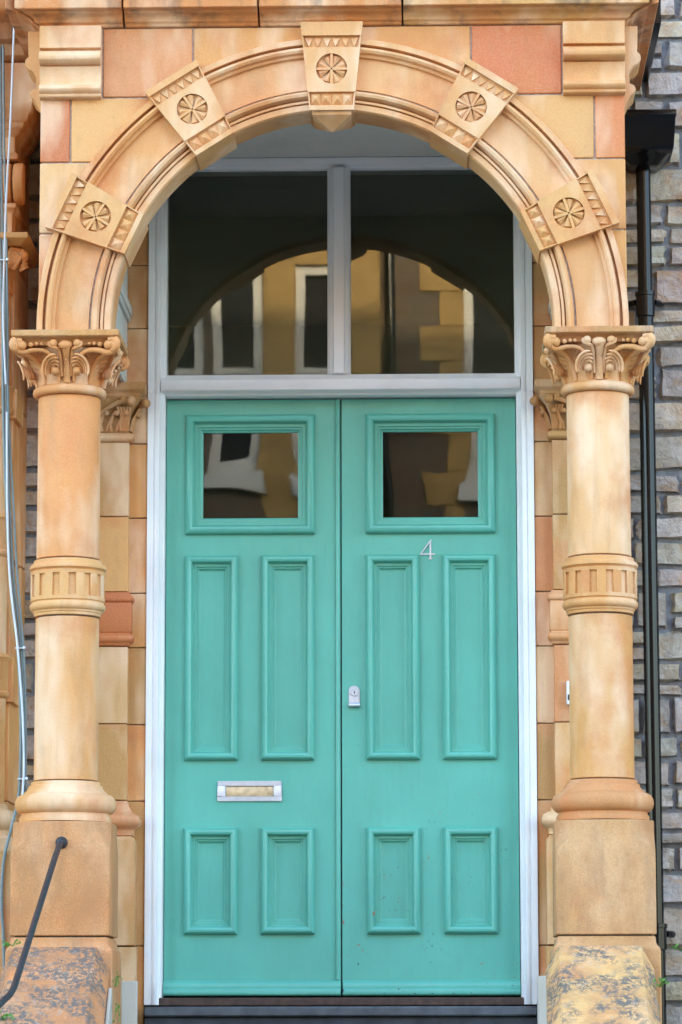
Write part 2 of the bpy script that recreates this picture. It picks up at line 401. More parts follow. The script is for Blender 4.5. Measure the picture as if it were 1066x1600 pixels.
# mortar backing with arched opening
def spandrel(x0, x1, z0, z1, r, y0, y1, steps=26):
    """wall piece between x0..x1, z0..z1, outside the circle of radius r"""
    pts = []
    for i in range(steps + 1):
        x = x0 + (x1 - x0) * i / steps
        zc = AZ + math.sqrt(max(0, r * r - x * x)) if abs(x) < r else -9
        pts.append((x, max(z0, zc)))
    pts = [(x, zz) for x, zz in pts if zz < z1 - 0.002]
    if len(pts) < 2: return None
    xs = [p[0] for p in pts]
    poly = pts + [(xs[-1], z1), (xs[0], z1)]
    # add exact crossing with the top edge
    if abs(pts[0][0] - x0) > 1e-6 and z1 - AZ < r:
        xc = -math.sqrt(r * r - (z1 - AZ) ** 2) if x0 < 0 and x1 <= 0 else math.sqrt(r * r - (z1 - AZ) ** 2)
        poly[-1] = (xc, z1)
    if abs(pts[-1][0] - x1) > 1e-6 and z1 - AZ < r:
        xc = -math.sqrt(r * r - (z1 - AZ) ** 2) if x1 <= 0 else math.sqrt(r * r - (z1 - AZ) ** 2)
        poly[len(pts)] = (xc, z1)
    mb = MB(); n = len(poly)
    mb.add([(x, y0, z) for x, z in poly] + [(x, y1, z) for x, z in poly],
           [tuple(range(n)), tuple(reversed(range(n, 2 * n)))] + [(k, k + n, (k + 1) % n + n, (k + 1) % n) for k in range(n)])
    return mb
for s in (-1, 1):
    a, b = (-HW + 0.006, 0.0) if s < 0 else (0.0, HW - 0.006)
    spandrel(a, b, 2.237, 3.316, 0.80, FY + 0.008, -0.93, 60).build('spandrel_backing', 'joint_pale', porch)
# spandrel blocks: (|x| inner, |x| outer, z0, z1, colour left, colour right)
J = 0.0028
BL = [(0.795, 0.481, 3.067, 3.316, PINK, (0.58, 0.22, 0.12)), (0.481, 0.09, 3.067, 3.316, BUFF, BUFF),
      (HW, 0.904, 2.838, 3.067, RED, (0.66, 0.27, 0.14)), (0.904, 0.40, 2.838, 3.067, CREAM, CREAM),
      (HW, 0.70, 2.588, 2.838, CREAM, BUFF), (HW, 0.72, 2.237, 2.588, PINK, BUFF)]
for xo, xi, z0, z1, cl, cr in BL:
    for s, c in ((-1, cl), (1, cr)):
        a, b = (s * xo, s * xi) if s < 0 else (s * xi, s * xo)
        mb = spandrel(a + (J if a > -HW else 0), b - (J if b < HW else 0), z0 + J, z1 - J, RE - 0.025, FY, FY + 0.06, 40)
        if mb: mb.build('spandrel_block', 'terra', porch, bev=0.003, color=jit(c, 0.03))
# voussoirs: profile (radius, y)
PROF = [(RE, -1.085), (RE, -1.121), (RE - .003, -1.125), (RE - .020, -1.125), (RE - .022, -1.098), (RE - .027, -1.098),
        (RE - .029, -1.118), (RE - .034, -1.132), (RE - .042, -1.137), (RE - .050, -1.131), (RE - .054, -1.117), (RE - .063, -1.114), (RE - .065, -1.101),
        (RE - .177, -1.101), (RE - .178, -1.078), (RE - .184, -1.078), (RE - .185, -1.108), (RE - .189, -1.125), (RE - .197, -1.136), (RE - .206, -1.132), (RE - .212, -1.116),
        (RE - .214, -1.096), (RE - .217, -1.096), (RE - .218, -1.114), (RE - .226, -1.114), (RE - .227, -1.098), (RE - .230, -1.098), (RE - .231, -1.108), (RE - .250, -1.108), (RI, -1.100), (RI, -0.945), (RI + 0.12, -0.945)]
HALF = math.radians(5.8); BANG = [25.1, 57.6, 90.0, 122.4, 154.9]
edges = [-1.45] + [x for a in BANG for x in (a - 5.6, a + 5.6)] + [181.45]
VC = [BUFF, ORANGE, PINK, PINK, ORANGE, BUFF]
vcol = [(0.70, 0.46, 0.26), (0.72, 0.50, 0.31), (0.74, 0.50, 0.30), (0.70, 0.46, 0.28), (0.70, 0.43, 0.21), (0.68, 0.42, 0.22)]
for k in range(6):
    a0, a1 = math.radians(edges[2 * k] + 0.08), math.radians(edges[2 * k + 1] - 0.02)
    n = max(6, int((a1 - a0) * 40)); rings = []
    for i in range(n + 1):
        a = a0 + (a1 - a0) * i / n
        rings.append([(r * math.cos(a), y, max(2.2365, AZ + r * math.sin(a))) for r, y in PROF])
    MB().loft(rings).build('voussoir', 'terra', porch, color=vcol[k], sharp=30)
# wheel carved blocks
def tri(mb, p):
    return mb
def make_block(ang, key, col):
    A = math.radians(ang); T = math.tan(HALF)
    ux, uz = math.sin(A), -math.cos(A); vx, vz = math.cos(A), math.sin(A)
    def W(u, v, y): return (u * ux + v * vx, y, AZ + u * uz + v * vz)
    vin = 0.748; vout = 1.062 if key else 1.036
    yb, yp = -1.131, -1.147
    mb = MB()
    def slab(v0, v1, y0, y1):
        h0, h1 = v0 * T, v1 * T
        mb.add([W(-h0, v0, y0), W(h0, v0, y0), W(h1, v1, y0), W(-h1, v1, y0), W(-h0, v0, y1), W(h0, v0, y1), W(h1, v1, y1), W(-h1, v1, y1)],
               [(0, 1, 2, 3), (4, 7, 6, 5), (0, 4, 5, 1), (1, 5, 6, 2), (2, 6, 7, 3), (3, 7, 4, 0)])
    slab(vin, vout, yb, -0.925)
    e = 0.0002
    slab(1.013, vout - e, yp, yb - e); slab(vin + e, 0.765, yp, yb - e)
    for hs in (-1, 1):                                     # thin side fillets of the tooth bands
        for v0, v1 in ((0.765, 0.813), (0.971, 1.013)):
            q = [W(hs * (v0 * T - .001), v0, yp + .004), W(hs * (v0 * T - .005), v0, yp + .004), W(hs * (v1 * T - .005), v1, yp + .004), W(hs * (v1 * T - .001), v1, yp + .004)]
            q += [(x, yb - e, z) for x, y, z in q]
            mb.add(q, [(0, 1, 2, 3), (0, 4, 5, 1), (1, 5, 6, 2), (2, 6, 7, 3), (3, 7, 4, 0)])
    # middle plate with round sinking
    vc, rw, v0, v1 = 0.895, 0.054, 0.813, 0.971; angs = set(2 * PI * k / 40 for k in range(40))
    cor = [(-v0 * T, v0), (v0 * T, v0), (v1 * T, v1), (-v1 * T, v1)]
    for u, v in cor: angs.add(math.atan2(v - vc, u) % (2 * PI))
    angs = sorted(angs); outer = []; inner = []
    for t in angs:
        c, s_ = math.cos(t), math.sin(t); best = 9
        for i in range(4):
            (ax, ay), (bx, by) = cor[i], cor[(i + 1) % 4]; dx, dy = bx - ax, by - ay
            den = c * dy - s_ * dx
            if abs(den) < 1e-9: continue
            l = (ax * dy - (ay - vc) * dx) / den; 
            if l > 1e-6:
                mu = ((l * c - ax) * dx + (l * s_ + vc - ay) * dy) / (dx * dx + dy * dy)
                if -1e-6 <= mu <= 1 + 1e-6: best = min(best, l)
        outer.append((c * best, vc + s_ * best)); inner.append((c * rw, vc + s_ * rw))
    n = len(angs)
    vs = [W(u, v, yp) for u, v in outer] + [W(u, v, yp) for u, v in inner] + [W(u, v, yb - e) for u, v in outer] + [W(u, v, yb - e) for u, v in inner]
    fs = []
    for k in range(n):
        k2 = (k + 1) % n
        fs += [(k, k2, n + k2, n + k), (k2, k, 2 * n + k, 2 * n + k2), (n + k, n + k2, 3 * n + k2, 3 * n + k)]
    mb.add(vs, fs)
    if key:                                                # hanging pendant
        h = vin * T - 0.008; zb = vin
        mb.add([W(-h, zb, -1.135), W(h, zb, -1.135), W(h, zb, -0.94), W(-h, zb, -0.94), W(-h * .97, zb - .012, -1.13), W(h * .97, zb - .012, -1.13), W(h * .97, zb - .012, -.945), W(-h * .97, zb - .012, -.945), W(0, zb - .056, -1.06)],
               [(0, 1, 5, 4), (1, 2, 6, 5), (2, 3, 7, 6), (3, 0, 4, 7), (4, 5, 8), (5, 6, 8), (6, 7, 8), (7, 4, 8)])
    blk = mb.build('keystone' if key else 'wheel_block', 'terra', porch, color=col, sharp=25)
    # wheel ornament: bars and petals
    wb = MB(); y0, r = yb - e * 2, rw
    rot = 0.0 if key else math.radians(RND.uniform(-12, 12))
    for k in range(8):
        a = rot + k * PI / 4 + PI / 8 + RND.uniform(-.05, .05); d = 0.30 * RND.uniform(.85, 1.08)
        r1 = r * RND.uniform(.84, .97)
        P = [(r * .10 * math.cos(a), r * .10 * math.sin(a)), (r1 * math.cos(a - d), r1 * math.sin(a - d)), (r1 * math.cos(a + d), r1 * math.sin(a + d)), (r1 * .98 * math.cos(a), r1 * .98 * math.sin(a))]
        wb.add([W(P[0][0], vc + P[0][1], y0 - .011), W(P[1][0], vc + P[1][1], y0 - .004), W(P[3][0], vc + P[3][1], y0 - .013), W(P[2][0], vc + P[2][1], y0 - .004),
                W(P[1][0], vc + P[1][1], y0), W(P[3][0], vc + P[3][1], y0), W(P[2][0], vc + P[2][1], y0)],
               [(0, 1, 2), (0, 2, 3), (1, 4, 5, 2), (2, 5, 6, 3), (0, 4, 1), (0, 3, 6)])
    for k in range(4):
        a = rot + k * PI / 2; c, s_ = math.cos(a), math.sin(a); t = .0045
        q = [(r * .05 * c - t * s_, r * .05 * s_ + t * c), (r * .99 * c - t * s_, r * .99 * s_ + t * c), (r * .99 * c + t * s_, r * .99 * s_ - t * c), (r * .05 * c + t * s_, r * .05 * s_ - t * c)]
        wb.add([W(u, vc + v, y0 - .014) for u, v in q] + [W(u, vc + v, y0) for u, v in q], [(0, 1, 2, 3), (0, 4, 5, 1), (1, 5, 6, 2), (2, 6, 7, 3), (3, 7, 4, 0)])
    wb.build('wheel_ornament', 'terra', blk, color=col, sharp=15)
    # teeth
    for (v0, v1, nt_, kind) in ((0.767, 0.811, 4, 0), (0.974, 1.011, 6, 1)):
        vm = (v0 + v1) / 2; wdt = 2 * (vm * T - .006); p = wdt / nt_
        for k in range(nt_):
            u = -wdt / 2 + p * (k + .5); t = MB()
            if kind == 0:
                t.add([W(u - p / 2, v0, yb - e), W(u + p / 2, v0, yb - e), W(u + p / 2, v1, yb - e), W(u - p / 2, v1, yb - e), W(u + RND.uniform(-.002, .002), vm + RND.uniform(-.002, .002), yb - .019 * RND.uniform(.75, 1.0))], [(0, 1, 4), (1, 2, 4), (2, 3, 4), (3, 0, 4)])
            else:
                t.add([W(u - p / 2, v1, yb - e), W(u + p / 2, v1, yb - e), W(u + RND.uniform(-.002, .002), v0, yb - .016 * RND.uniform(.7, 1.0)), W(u, v0, yb - e)], [(0, 1, 2), (1, 3, 2), (3, 0, 2)])
            t.build('tooth', 'terra', blk, color=col, sharp=10)
bcols = [CREAM, (0.68, 0.45, 0.24), (0.70, 0.45, 0.24), (0.70, 0.46, 0.25), (0.70, 0.47, 0.25)]
for ang, c in zip(BANG, bcols): make_block(ang, ang == 90.0, c)
# corner brackets
bp_ = [(-.002, 3.060), (.030, 3.064), (.032, 3.072), (.028, 3.074), (.040, 3.080), (.047, 3.090), (.044, 3.100), (.034, 3.107), (.024, 3.108), (.020, 3.114), (.026, 3.160), (.032, 3.171), (.020, 3.173), (.020, 3.176),
       (.048, 3.180), (.062, 3.190), (.064, 3.203), (.056, 3.216), (.042, 3.224), (.020, 3.227), (.020, 3.233), (.042, 3.235), (.042, 3.300)]
bp_[-1] = (.042, 3.314)
for s in (-1, 1):
    mb = MB(); x0, x1 = sorted((s * .797, s * 1.0105))
    mb.loft([[(x, FY - p, z) for p, z in bp_] + [(x, FY + .04, 3.314), (x, FY + .04, 3.060)] for x in (x0, x1)])
    mb.build('corner_bracket', 'terra', porch, bev=0.0015, color=jit((0.68, 0.43, 0.22), .03), sharp=35)
    sp_ = [(-.002, 3.010), (.010, 3.040), (.022, 3.066), (.036, 3.078), (.042, 3.088), (.036, 3.102), (.020, 3.110), (.018, 3.150), (.034, 3.172), (.050, 3.180), (.060, 3.195), (.058, 3.212), (.046, 3.224), (.048, 3.232), (.050, 3.314)]
    MB().loft([[(s * (HW + p), y, z) for p, z in sp_] + [(s * (HW - .03), y, 3.314), (s * (HW - .03), y, 3.010)] for y in (-1.075, -.90)]).build('side_bracket', 'terra', porch, bev=.0015, color=jit((0.64, 0.40, 0.2), .03), sharp=35)
# cornice blocks (profile p outwards, z)
CP = [(-.03, 3.3165), (.010, 3.317), (.014, 3.326), (.026, 3.330), (.030, 3.340), (.044, 3.350), (.060, 3.354), (.064, 3.360), (.090, 3.362), (.090, 3.45), (.102, 3.455), (.102, 3.53), (-.03, 3.55)]
cuts = [-9, -0.72, -0.252, 0.245, 9]
for k in range(4):
    def end(c, p): return max(-(HW + p), min(HW + p, c))
    MB().loft([[(end(cuts[k], p) + 0.003, FY - p, z) for p, z in CP], [(end(cuts[k + 1], p) - 0.003, FY - p, z) for p, z in CP]]).build('cornice_block', 'terra_stained', porch, bev=0.003, color=jit([ORANGE, ORANGE, ORANGE, (0.60, 0.38, 0.16)][k], .05))
MB().box(-HW + .01, HW - .01, FY + .012, -0.9, 3.30, 3.52).build('cornice_core', 'joint', porch)
for s in (-1, 1):
    x = HW + .03
    MB().loft([[(s * (HW + p * 1.3), FY - p + .001 if p > 0 else FY + .04, z) for p, z in CP], [(s * (HW + p * 1.3), -0.02, z) for p, z in CP]]).build('cornice_return', 'terra_stained', porch, bev=0.003, color=jit(ORANGE, .05))
    if s > 0: MB().box(s * 0.985, s * (HW + .150), -0.80, -0.03, 3.40, 3.50).build('soffit_shade_board', 'black_iron', porch, bev=.004)  # black board added to stand for the shaded soffit of the cornice return
MB().box(-1.09, 1.09, -1.17, -0.02, 3.525, 3.59).build('lead_roof', 'lead', porch, bev=.006)
# side lintels, painted inside, and the ceiling
for s in (-1, 1):
    MB().box(s * .806, s * 1.002, -0.928, -0.085, 2.2365, 3.262).build('side_lintel', 'terra', porch, color=BUFF, bev=.003)
    MB().box(s * .790, s * .804, -0.925, -0.085, 2.238, 3.105).build('painted_side_panel', 'pale', porch, bev=.002)
    MB().box(s * .772, s * .7895, -0.915, -0.09, 2.50, 2.535).box(s * .778, s * .7895, -0.915, -0.09, 2.48, 2.4998).build('side_moulding', 'pale', porch, bev=.003)
MB().box(-.80, .80, -0.925, -0.04, 3.107, 3.16).build('porch_ceiling', 'pale', porch)
spandrel(-.80, 0, 2.30, 3.105, 0.775, -0.9245, -0.915, 50).build('inner_plaster', 'pale', porch)
spandrel(0, .80, 2.30, 3.105, 0.775, -0.9245, -0.915, 50).build('inner_plaster', 'pale', porch)

# ================================================================== COLUMNS
def capital(cx, cy, parent, col):
    S = 0.0
    bell = [(.108, 2.062), (.107, 2.075), (.109, 2.09), (.114, 2.11), (.122, 2.135), (.134, 2.158), (.146, 2.175), (.150, 2.186)]
    cap = MB().lathe(bell, cx, cy, 48).build('capital', 'terra', parent, color=col)
    def rot(k):
        c, s_ = [(1, 0), (0, 1), (-1, 0), (0, -1)][k]
        return lambda u, w_, z: (cx + u * c + w_ * s_, cy - w_ * c + u * s_, z)
    def sm(pts, n=5):                                     # Catmull-Rom
        out = []; P = [Vector(p) for p in pts]; P = [P[0] * 2 - P[1]] + P + [P[-1] * 2 - P[-2]]
        for i in range(1, len(P) - 2):
            for j in range(n):
                t = j / n; a, b, c, d = P[i - 1], P[i], P[i + 1], P[i + 2]
                out.append(0.5 * ((2 * b) + (c - a) * t + (2 * a - 5 * b + 4 * c - d) * t * t + (3 * b - a - 3 * c + d) * t ** 3))
        out.append(P[-2]); return out
    for k in range(4):
        W = rot(k)
        # centre tongue with paired small volutes and inner curls
        mb = MB()
        mb.tube([W(*p) for p in sm([(0, .108, 2.066), (0, .118, 2.10), (0, .130, 2.14), (0, .152, 2.172), (0, .160, 2.188)])], [.017 - .0003 * i for i in range(10)] + [.013 + .0010 * i for i in range(11)], 8, 0.55)
        for z in range(7): mb.ball(W(0, .1215 + z * .0022, 2.082 + z * .009), .0042, 6, 5)
        mb.ball(W(0, .158, 2.186), .026, 12, 8, (1, .7, .62))
        for s in (-1, 1):
            mb.ball(W(s * .041, .164, 2.191), .0145, 12, 8)
            pts = sm([(s * .016, .116, 2.085), (s * .018, .128, 2.13), (s * .022, .150, 2.168), (s * .036, .166, 2.176), (s * .053, .166, 2.184), (s * .054, .166, 2.197)])
            mb.tube([W(*p) for p in pts], [.006] * len(pts), 6)
            mb.ball(W(s * .037, .131, 2.101), .0145, 12, 8)
            for q in range(4):                            # nested grooves of the leaf curling round the eye
                r0 = .0205 + .0085 * q; pts = []
                for i in range(9):
                    a_ = math.radians(-25 + (165 - 14 * q) * i / 8)
                    pts.append(W(s * (.037 + .92 * r0 * math.cos(a_)), .130 + .010 * q + .016 * max(0, math.sin(a_)) - .010 * max(0, math.cos(a_)), 2.101 + 1.08 * r0 * math.sin(a_)))
                mb.tube(pts, [.0022] + [.0046] * 7 + [.0022], 7)
        mb.build('leaf', 'terra', cap, color=col, sharp=50)
        # corner volute between face k and the next: two face ribbons, a hip rib and the leaf between them
        mb = MB()
        def resample(P, n):
            P = [Vector(p) for p in P]; L = [0]
            for i in range(1, len(P)): L.append(L[-1] + (P[i] - P[i - 1]).length)
            out = []; j = 0
            for i in range(n):
                t = L[-1] * i / (n - 1)
                while j < len(P) - 2 and L[j + 1] < t: j += 1
                out.append(P[j].lerp(P[j + 1], (t - L[j]) / max(1e-9, L[j + 1] - L[j])))
            return out
        dg = sm([(a_, 0, z_) for a_, z_ in [(.108, 2.066), (.117, 2.10), (.137, 2.134), (.176, 2.156), (.220, 2.164), (.246, 2.174), (.252, 2.190), (.242, 2.203)]])
        D = [W(p[0] * .7071, p[0] * .7071, p[2]) for p in dg]
        n = len(D); mb.tube(D, [.007 + .006 * min(1, i / (n * .6)) for i in range(n)], 8)
        Dr = resample(D, 22); ax_ = Vector((cx, cy, 0))
        for f, s in ((W, 1), (rot((k + 1) % 4), -1)):
            R_ = [f(*p) for p in sm([(s * .024, .110, 2.068), (s * .028, .122, 2.105), (s * .042, .140, 2.143), (s * .072, .154, 2.166), (s * .112, .157, 2.168), (s * .142, .160, 2.160), (s * .168, .166, 2.166), (s * .178, .170, 2.184), (s * .166, .172, 2.201), (s * .147, .172, 2.199)])]
            n = len(R_); mb.tube(R_, [.0050 + .0050 * min(1, i / (n * .5)) for i in range(n)], 8, 0.8)
            Rr = resample(R_[:int(n * .68)], 22); Dq = resample(D[:int(len(D) * .74)], 22)
            grid = []
            for i in range(22):
                row = []
                for q in range(7):
                    t = q / 6; p = Vector(Rr[i]).lerp(Vector(Dq[i]), t); hz = Vector((p.x - cx, p.y - cy, 0)).normalized()
                    row.append(p - hz * (.010 + .010 * i / 21) * math.sin(PI * t))
                grid.append(row)
            mb.loft(grid, cap=False, closed=False)
            for i in range(3, 17, 2):                     # ribs raised on the leaf
                row = grid[i]; low = grid[max(0, i - 1)]
                pts = [row[1], row[2].lerp(low[2], .3), row[3].lerp(low[3], .65), row[4].lerp(low[4], .9)]
                pts = [p + Vector((p.x - cx, p.y - cy, 0)).normalized() * .002 for p in pts]
                mb.tube(pts, [.0030, .0048, .0045, .0020], 6)
            mb.ball(f(s * .149, .165, 2.184), .0175, 12, 8)
            mb.ball(f(s * .118, .160, 2.187), .009, 8, 6); mb.ball(f(s * .098, .160, 2.190), .007, 8, 6); mb.ball(f(s * .082, .160, 2.190), .006, 8, 6)
        mb.ball(W(.165, .165, 2.186), .018, 12, 8)
        mb.build('volute', 'terra', cap, color=col, sharp=50)
    return cap
def square_stack(cx, cy, rows): return MB().rects([(cx - h, cx + h, cy - h, cy + h, z) for h, z in rows])
def column(s, label, cols, capcol, abmat):
    cx, cy = s * .908, -1.0
    t = thing('porch_column', label, 'column', (cx, cy, -1.48), 'columns carrying the porch arch')
    C = dict(zip(('ped', 'base', 'low', 'band', 'up'), cols))
    # pedestal: square block whose top corners are hollowed into stops
    rows = []
    h = .166
    def octa(cut, z):
        o = []
        for qx, qy in ((1, -1), (1, 1), (-1, 1), (-1, -1)):
            a = (cx + qx * h, cy + qy * (h - cut), z); b = (cx + qx * (h - cut), cy + qy * h, z)
            o += [a, b] if qx * qy > 0 else [b, a]
        return o
    rings = [octa(c, z) for c, z in ((.004, .186), (.004, .450), (.010, .466), (.028, .484), (.046, .498), (.058, .514), (.066, .534), (.070, .566))]
    ped = MB().loft(rings).build('pedestal', 'terra_weathered', t, color=C['ped'], sharp=30, bev=.003)
    MB().rects([(cx - .183, cx + .183, cy - .183, cy + .183, z) if False else (cx - hh, cx + hh, cy - hh, cy + hh, z) for hh, z in ((.178, -1.48), (.178, .128), (.176, .142), (.168, .150), (.164, .158), (.162, .181))]).build('pedestal_footing', 'terra_weathered', t, color=C['ped'], bev=.004)
    MB().box(cx - .15, cx + .15, cy - .15, cy + .15, .178, .19).build('bed_joint', 'joint', ped)
    MB().lathe([(.156, .5695), (.157, .583), (.151, .592), (.150, .598), (.160, .602), (.169, .612), (.1725, .626), (.171, .642), (.164, .655), (.152, .662), (.143, .664), (.141, .669), (.133, .676), (.127, .684), (.1255, .692), (.119, .694), (.117, .706)], cx, cy, 64).build('base', 'terra', t, color=C['base'], sharp=50)
    MB().lathe([(.1025, .70), (.1025, 2.05)], cx, cy, 32).build('core', 'joint', t)
    MB().lathe([(.105, .710), (.1085, .7125), (.1082, 1.262), (.105, 1.2645)], cx, cy, 64).build('lower_shaft', 'terra', t, color=C['low'], sharp=50)
    # fluted band
    bm_ = [(.106, 1.2685), (.113, 1.270), (.114, 1.279), (.117, 1.281), (.118, 1.287), (.124, 1.290), (.129, 1.298), (.129, 1.308), (.124, 1.315), (.1215, 1.318), (.1265, 1.322), (.1265, 1.334)]
    bt_ = [(.1265, 1.410), (.1275, 1.422), (.122, 1.424), (.125, 1.427), (.131, 1.431), (.131, 1.438), (.126, 1.446), (.118, 1.450), (.116, 1.461), (.106, 1.4635)]
    band = MB().lathe(bm_, cx, cy, 60).lathe(bt_, cx, cy, 60).lathe([(.1175, 1.330), (.1175, 1.414)], cx, cy, 60).build('band', 'terra', t, color=C['band'], sharp=40)
    N = 14
    for k in range(N):                                     # ribs between the sunk flutes
        a0 = 2 * PI * (k + .5) / N + PI / N * 0; d = PI / N * .57; mb = MB(); ring = []
        for z in (1.333, 1.411):
            ring.append([(cx + r * math.cos(a), cy + r * math.sin(a), z) for r, a in ((.112, a0 - d * .95), (.1262, a0 - d), (.1268, a0 - d / 2), (.1268, a0), (.1268, a0 + d / 2), (.1262, a0 + d), (.112, a0 + d * .95))])
        mb.loft(ring); mb.build('rib', 'terra', band, color=C['band'], bev=.0012)
    MB().lathe([(.104, 1.4665), (.1078, 1.469), (.1068, 2.024), (.104, 2.027)], cx, cy, 64).build('upper_shaft', 'terra', t, color=C['up'], sharp=50)
    MB().lathe([(.110, 2.028), (.118, 2.029), (.1245, 2.035), (.1265, 2.044), (.1245, 2.053), (.118, 2.060), (.108, 2.064)], cx, cy, 64).build('neck_ring', 'terra', t, color=capcol)
    capital(cx, cy, t, capcol)
    square_stack(cx, cy, [(.138, 2.184), (.150, 2.186), (.151, 2.190), (.154, 2.198), (.164, 2.206), (.178, 2.211), (.1795, 2.213), (.1835, 2.214), (.1835, 2.235)]).build('abacus', abmat, t, color=jit(OLIVE if s > 0 else (0.58, 0.35, 0.14), .02), bev=.002, sharp=30)
    return t
column(-1, 'left orange terracotta column with fluted band and leafy capital, beside the hanging cables', ((0.58, 0.31, 0.15), BUFF, (0.70, 0.42, 0.19), (0.70, 0.47, 0.24), (0.70, 0.37, 0.16)), (0.66, 0.36, 0.16), 'terra_weathered')
column(1, 'right pale buff column with fluted band and leafy capital, beside the black drainpipe', ((0.56, 0.37, 0.20), (0.58, 0.32, 0.16), (0.66, 0.41, 0.17), (0.66, 0.40, 0.18), (0.72, 0.50, 0.29)), (0.64, 0.39, 0.18), 'terra_stained')

# ================================================================== RESPONDS AND JAMB WALLS
def respond(s, label):
    t = thing('door_pilaster', label, 'pilaster', (s * .85, -.1, -.2), 'pilasters beside the white door frame')
    def st(name, rows, col, par=t, mat='terra', bev=.002):
        return MB().rects([(min(s * (.778 - p), s * 1.0), max(s * (.778 - p), s * 1.0), -.125 - p, -.06, z) for p, z in rows]).build(name, mat, par, color=jit(col, .04), bev=bev, sharp=35)
    j = .0018
    st('plinth', [(.036, .182), (.036, .560), (.028, .566), (.024, .575)], TAN)
    st('lower_plinth', [(.040, -.2), (.040, .176)], TAN)
    st('base', [(.026, .577), (.028, .600), (.040, .606), (.050, .618), (.052, .632), (.046, .648), (.030, .658), (.018, .662), (.016, .672), (.008, .684), (.004, .704)], PINK if s < 0 else CREAM)
    zs = [(.706, .985, TAN, CREAM), (.985, 1.268, (0.62, .45, .22), PINK), (1.469, 1.748, CREAM, TAN), (1.748, 2.026, TAN, OLIVE)]
    for z0, z1, cl, cr in zs: st('shaft_block', [(0, z0 + j), (0, z1 - j)], cl if s < 0 else cr)
    st('band', [(.0, 1.270), (.006, 1.272), (.008, 1.280), (.018, 1.286), (.022, 1.296), (.020, 1.308), (.010, 1.312), (.009, 1.318), (.014, 1.320), (.014, 1.424), (.010, 1.428), (.020, 1.434), (.022, 1.444), (.014, 1.456), (.010, 1.460), (.008, 1.467)], RED if s < 0 else ORANGE)
    st('neck_ring', [(.0, 2.026), (.010, 2.028), (.017, 2.036), (.017, 2.046), (.010, 2.056), (.0, 2.060)], TAN)
    cp = st('capital', [(.0, 2.060), (.002, 2.09), (.008, 2.125), (.022, 2.155), (.040, 2.175), (.046, 2.186)], OLIVE)
    st('abacus', [(.040, 2.186), (.044, 2.192), (.046, 2.200), (.056, 2.208), (.060, 2.212), (.062, 2.216), (.062, 2.240)], OLIVE, bev=.0015)
    # carved leaves on front and inner side
    xin = s * .778; col = jit(OLIVE, .05)
    def leafset(fn):
        mb = MB()
        def tb(pts, r0, r1): n = len(pts); mb.tube([fn(*p) for p in pts], [r0 + (r1 - r0) * i / (n - 1) for i in range(n)], 7)
        # big scroll sweeping to the corner
        arc = [(.155 - .15 * (i / 10), .010 + .050 * (i / 10) ** 1.5, 2.085 + .085 * math.sin(PI * .5 * i / 10)) for i in range(11)]
        tb(arc, .007, .010); mb.ball(fn(-.012, .062, 2.168), .018, 10, 8); mb.ball(fn(.018, .056, 2.180), .010, 8, 6)
        for q in range(4):
            u = .030 + .036 * q
            tb([(u, .004, 2.066), (u + .004, .012, 2.09), (u - .006, .022, 2.118), (u - .018, .030, 2.132)], .008, .005)
            mb.ball(fn(u - .022, .032, 2.128), .010, 8, 6)
            tb([(u + .014, .004, 2.066), (u + .012, .012, 2.085), (u + .002, .018, 2.10)], .005, .004)
        for q in range(5):
            tb([(.004 + .004 * q, .002, 2.066), (.002 + .006 * q, .014, 2.11), (-.008 + .012 * q, .040, 2.150)], .004, .005)
        mb.build('leaf', 'terra', cp, color=col, sharp=50)
    leafset(lambda u, w_, z: (xin + s * u, -.125 - w_, z))
    leafset(lambda u, w_, z: (xin - s * w_, -.125 + u * .4, z))
    return t
respond(-1, 'left flat terracotta pilaster with red band behind the orange column')
respond(1, 'right flat terracotta pilaster half hidden behind the pale column')
for s in (-1, 1):
    t = thing('jamb_wall', ('left' if s < 0 else 'right') + ' buff block wall strip between pilaster and white door frame', 'wall', (s * .75, -.05, -.2), 'wall strips at the door jambs')
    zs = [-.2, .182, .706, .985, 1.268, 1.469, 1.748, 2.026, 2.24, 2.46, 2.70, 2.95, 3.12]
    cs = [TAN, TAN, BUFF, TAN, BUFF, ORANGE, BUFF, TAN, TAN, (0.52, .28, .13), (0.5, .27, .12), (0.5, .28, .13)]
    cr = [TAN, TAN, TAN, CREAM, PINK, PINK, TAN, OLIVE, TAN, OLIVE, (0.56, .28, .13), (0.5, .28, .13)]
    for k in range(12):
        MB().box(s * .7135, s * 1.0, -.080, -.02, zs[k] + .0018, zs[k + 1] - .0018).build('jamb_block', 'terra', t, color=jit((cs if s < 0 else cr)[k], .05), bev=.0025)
    MB().box(s * .720, s * 1.0, -.072, -.015, -.2, 3.12).build('mortar_backing', 'joint', t)

# ================================================================== DOOR FRAME, TRANSOM LIGHT
fr = thing('door_frame', 'white painted timber door frame with two pane transom light above', 'door frame', (0, -.04, -.03))
def bar(prof, a, b, axis, s=1, o=0.0):
    """extrude profile [(offset across, y)] along x or z"""
    if axis == 'z': return MB().loft([[(o + s * q, y, a) for q, y in prof], [(o + s * q, y, b) for q, y in prof]])
    return MB().loft([[(a, y, o + s * q) for q, y in prof], [(b, y, o + s * q) for q, y in prof]])
JP = [(.7125, .05), (.7125, -.092), (.690, -.094), (.688, -.088), (.686, -.088), (.684, -.094), (.668, -.094), (.665, -.080), (.660, -.076), (.656, -.068), (.6505, -.066), (.6505, .05)]
for s in (-1, 1):
    bar(JP, -.03, 2.213, 'z', s).build('jamb', 'white', fr, bev=.0012)
    JP2 = [(x if x > .66 else x - .004, y) for x, y in JP]
    bar(JP2, 2.2135, 3.106, 'z', s).build('upper_jamb', 'white', fr, bev=.0012)
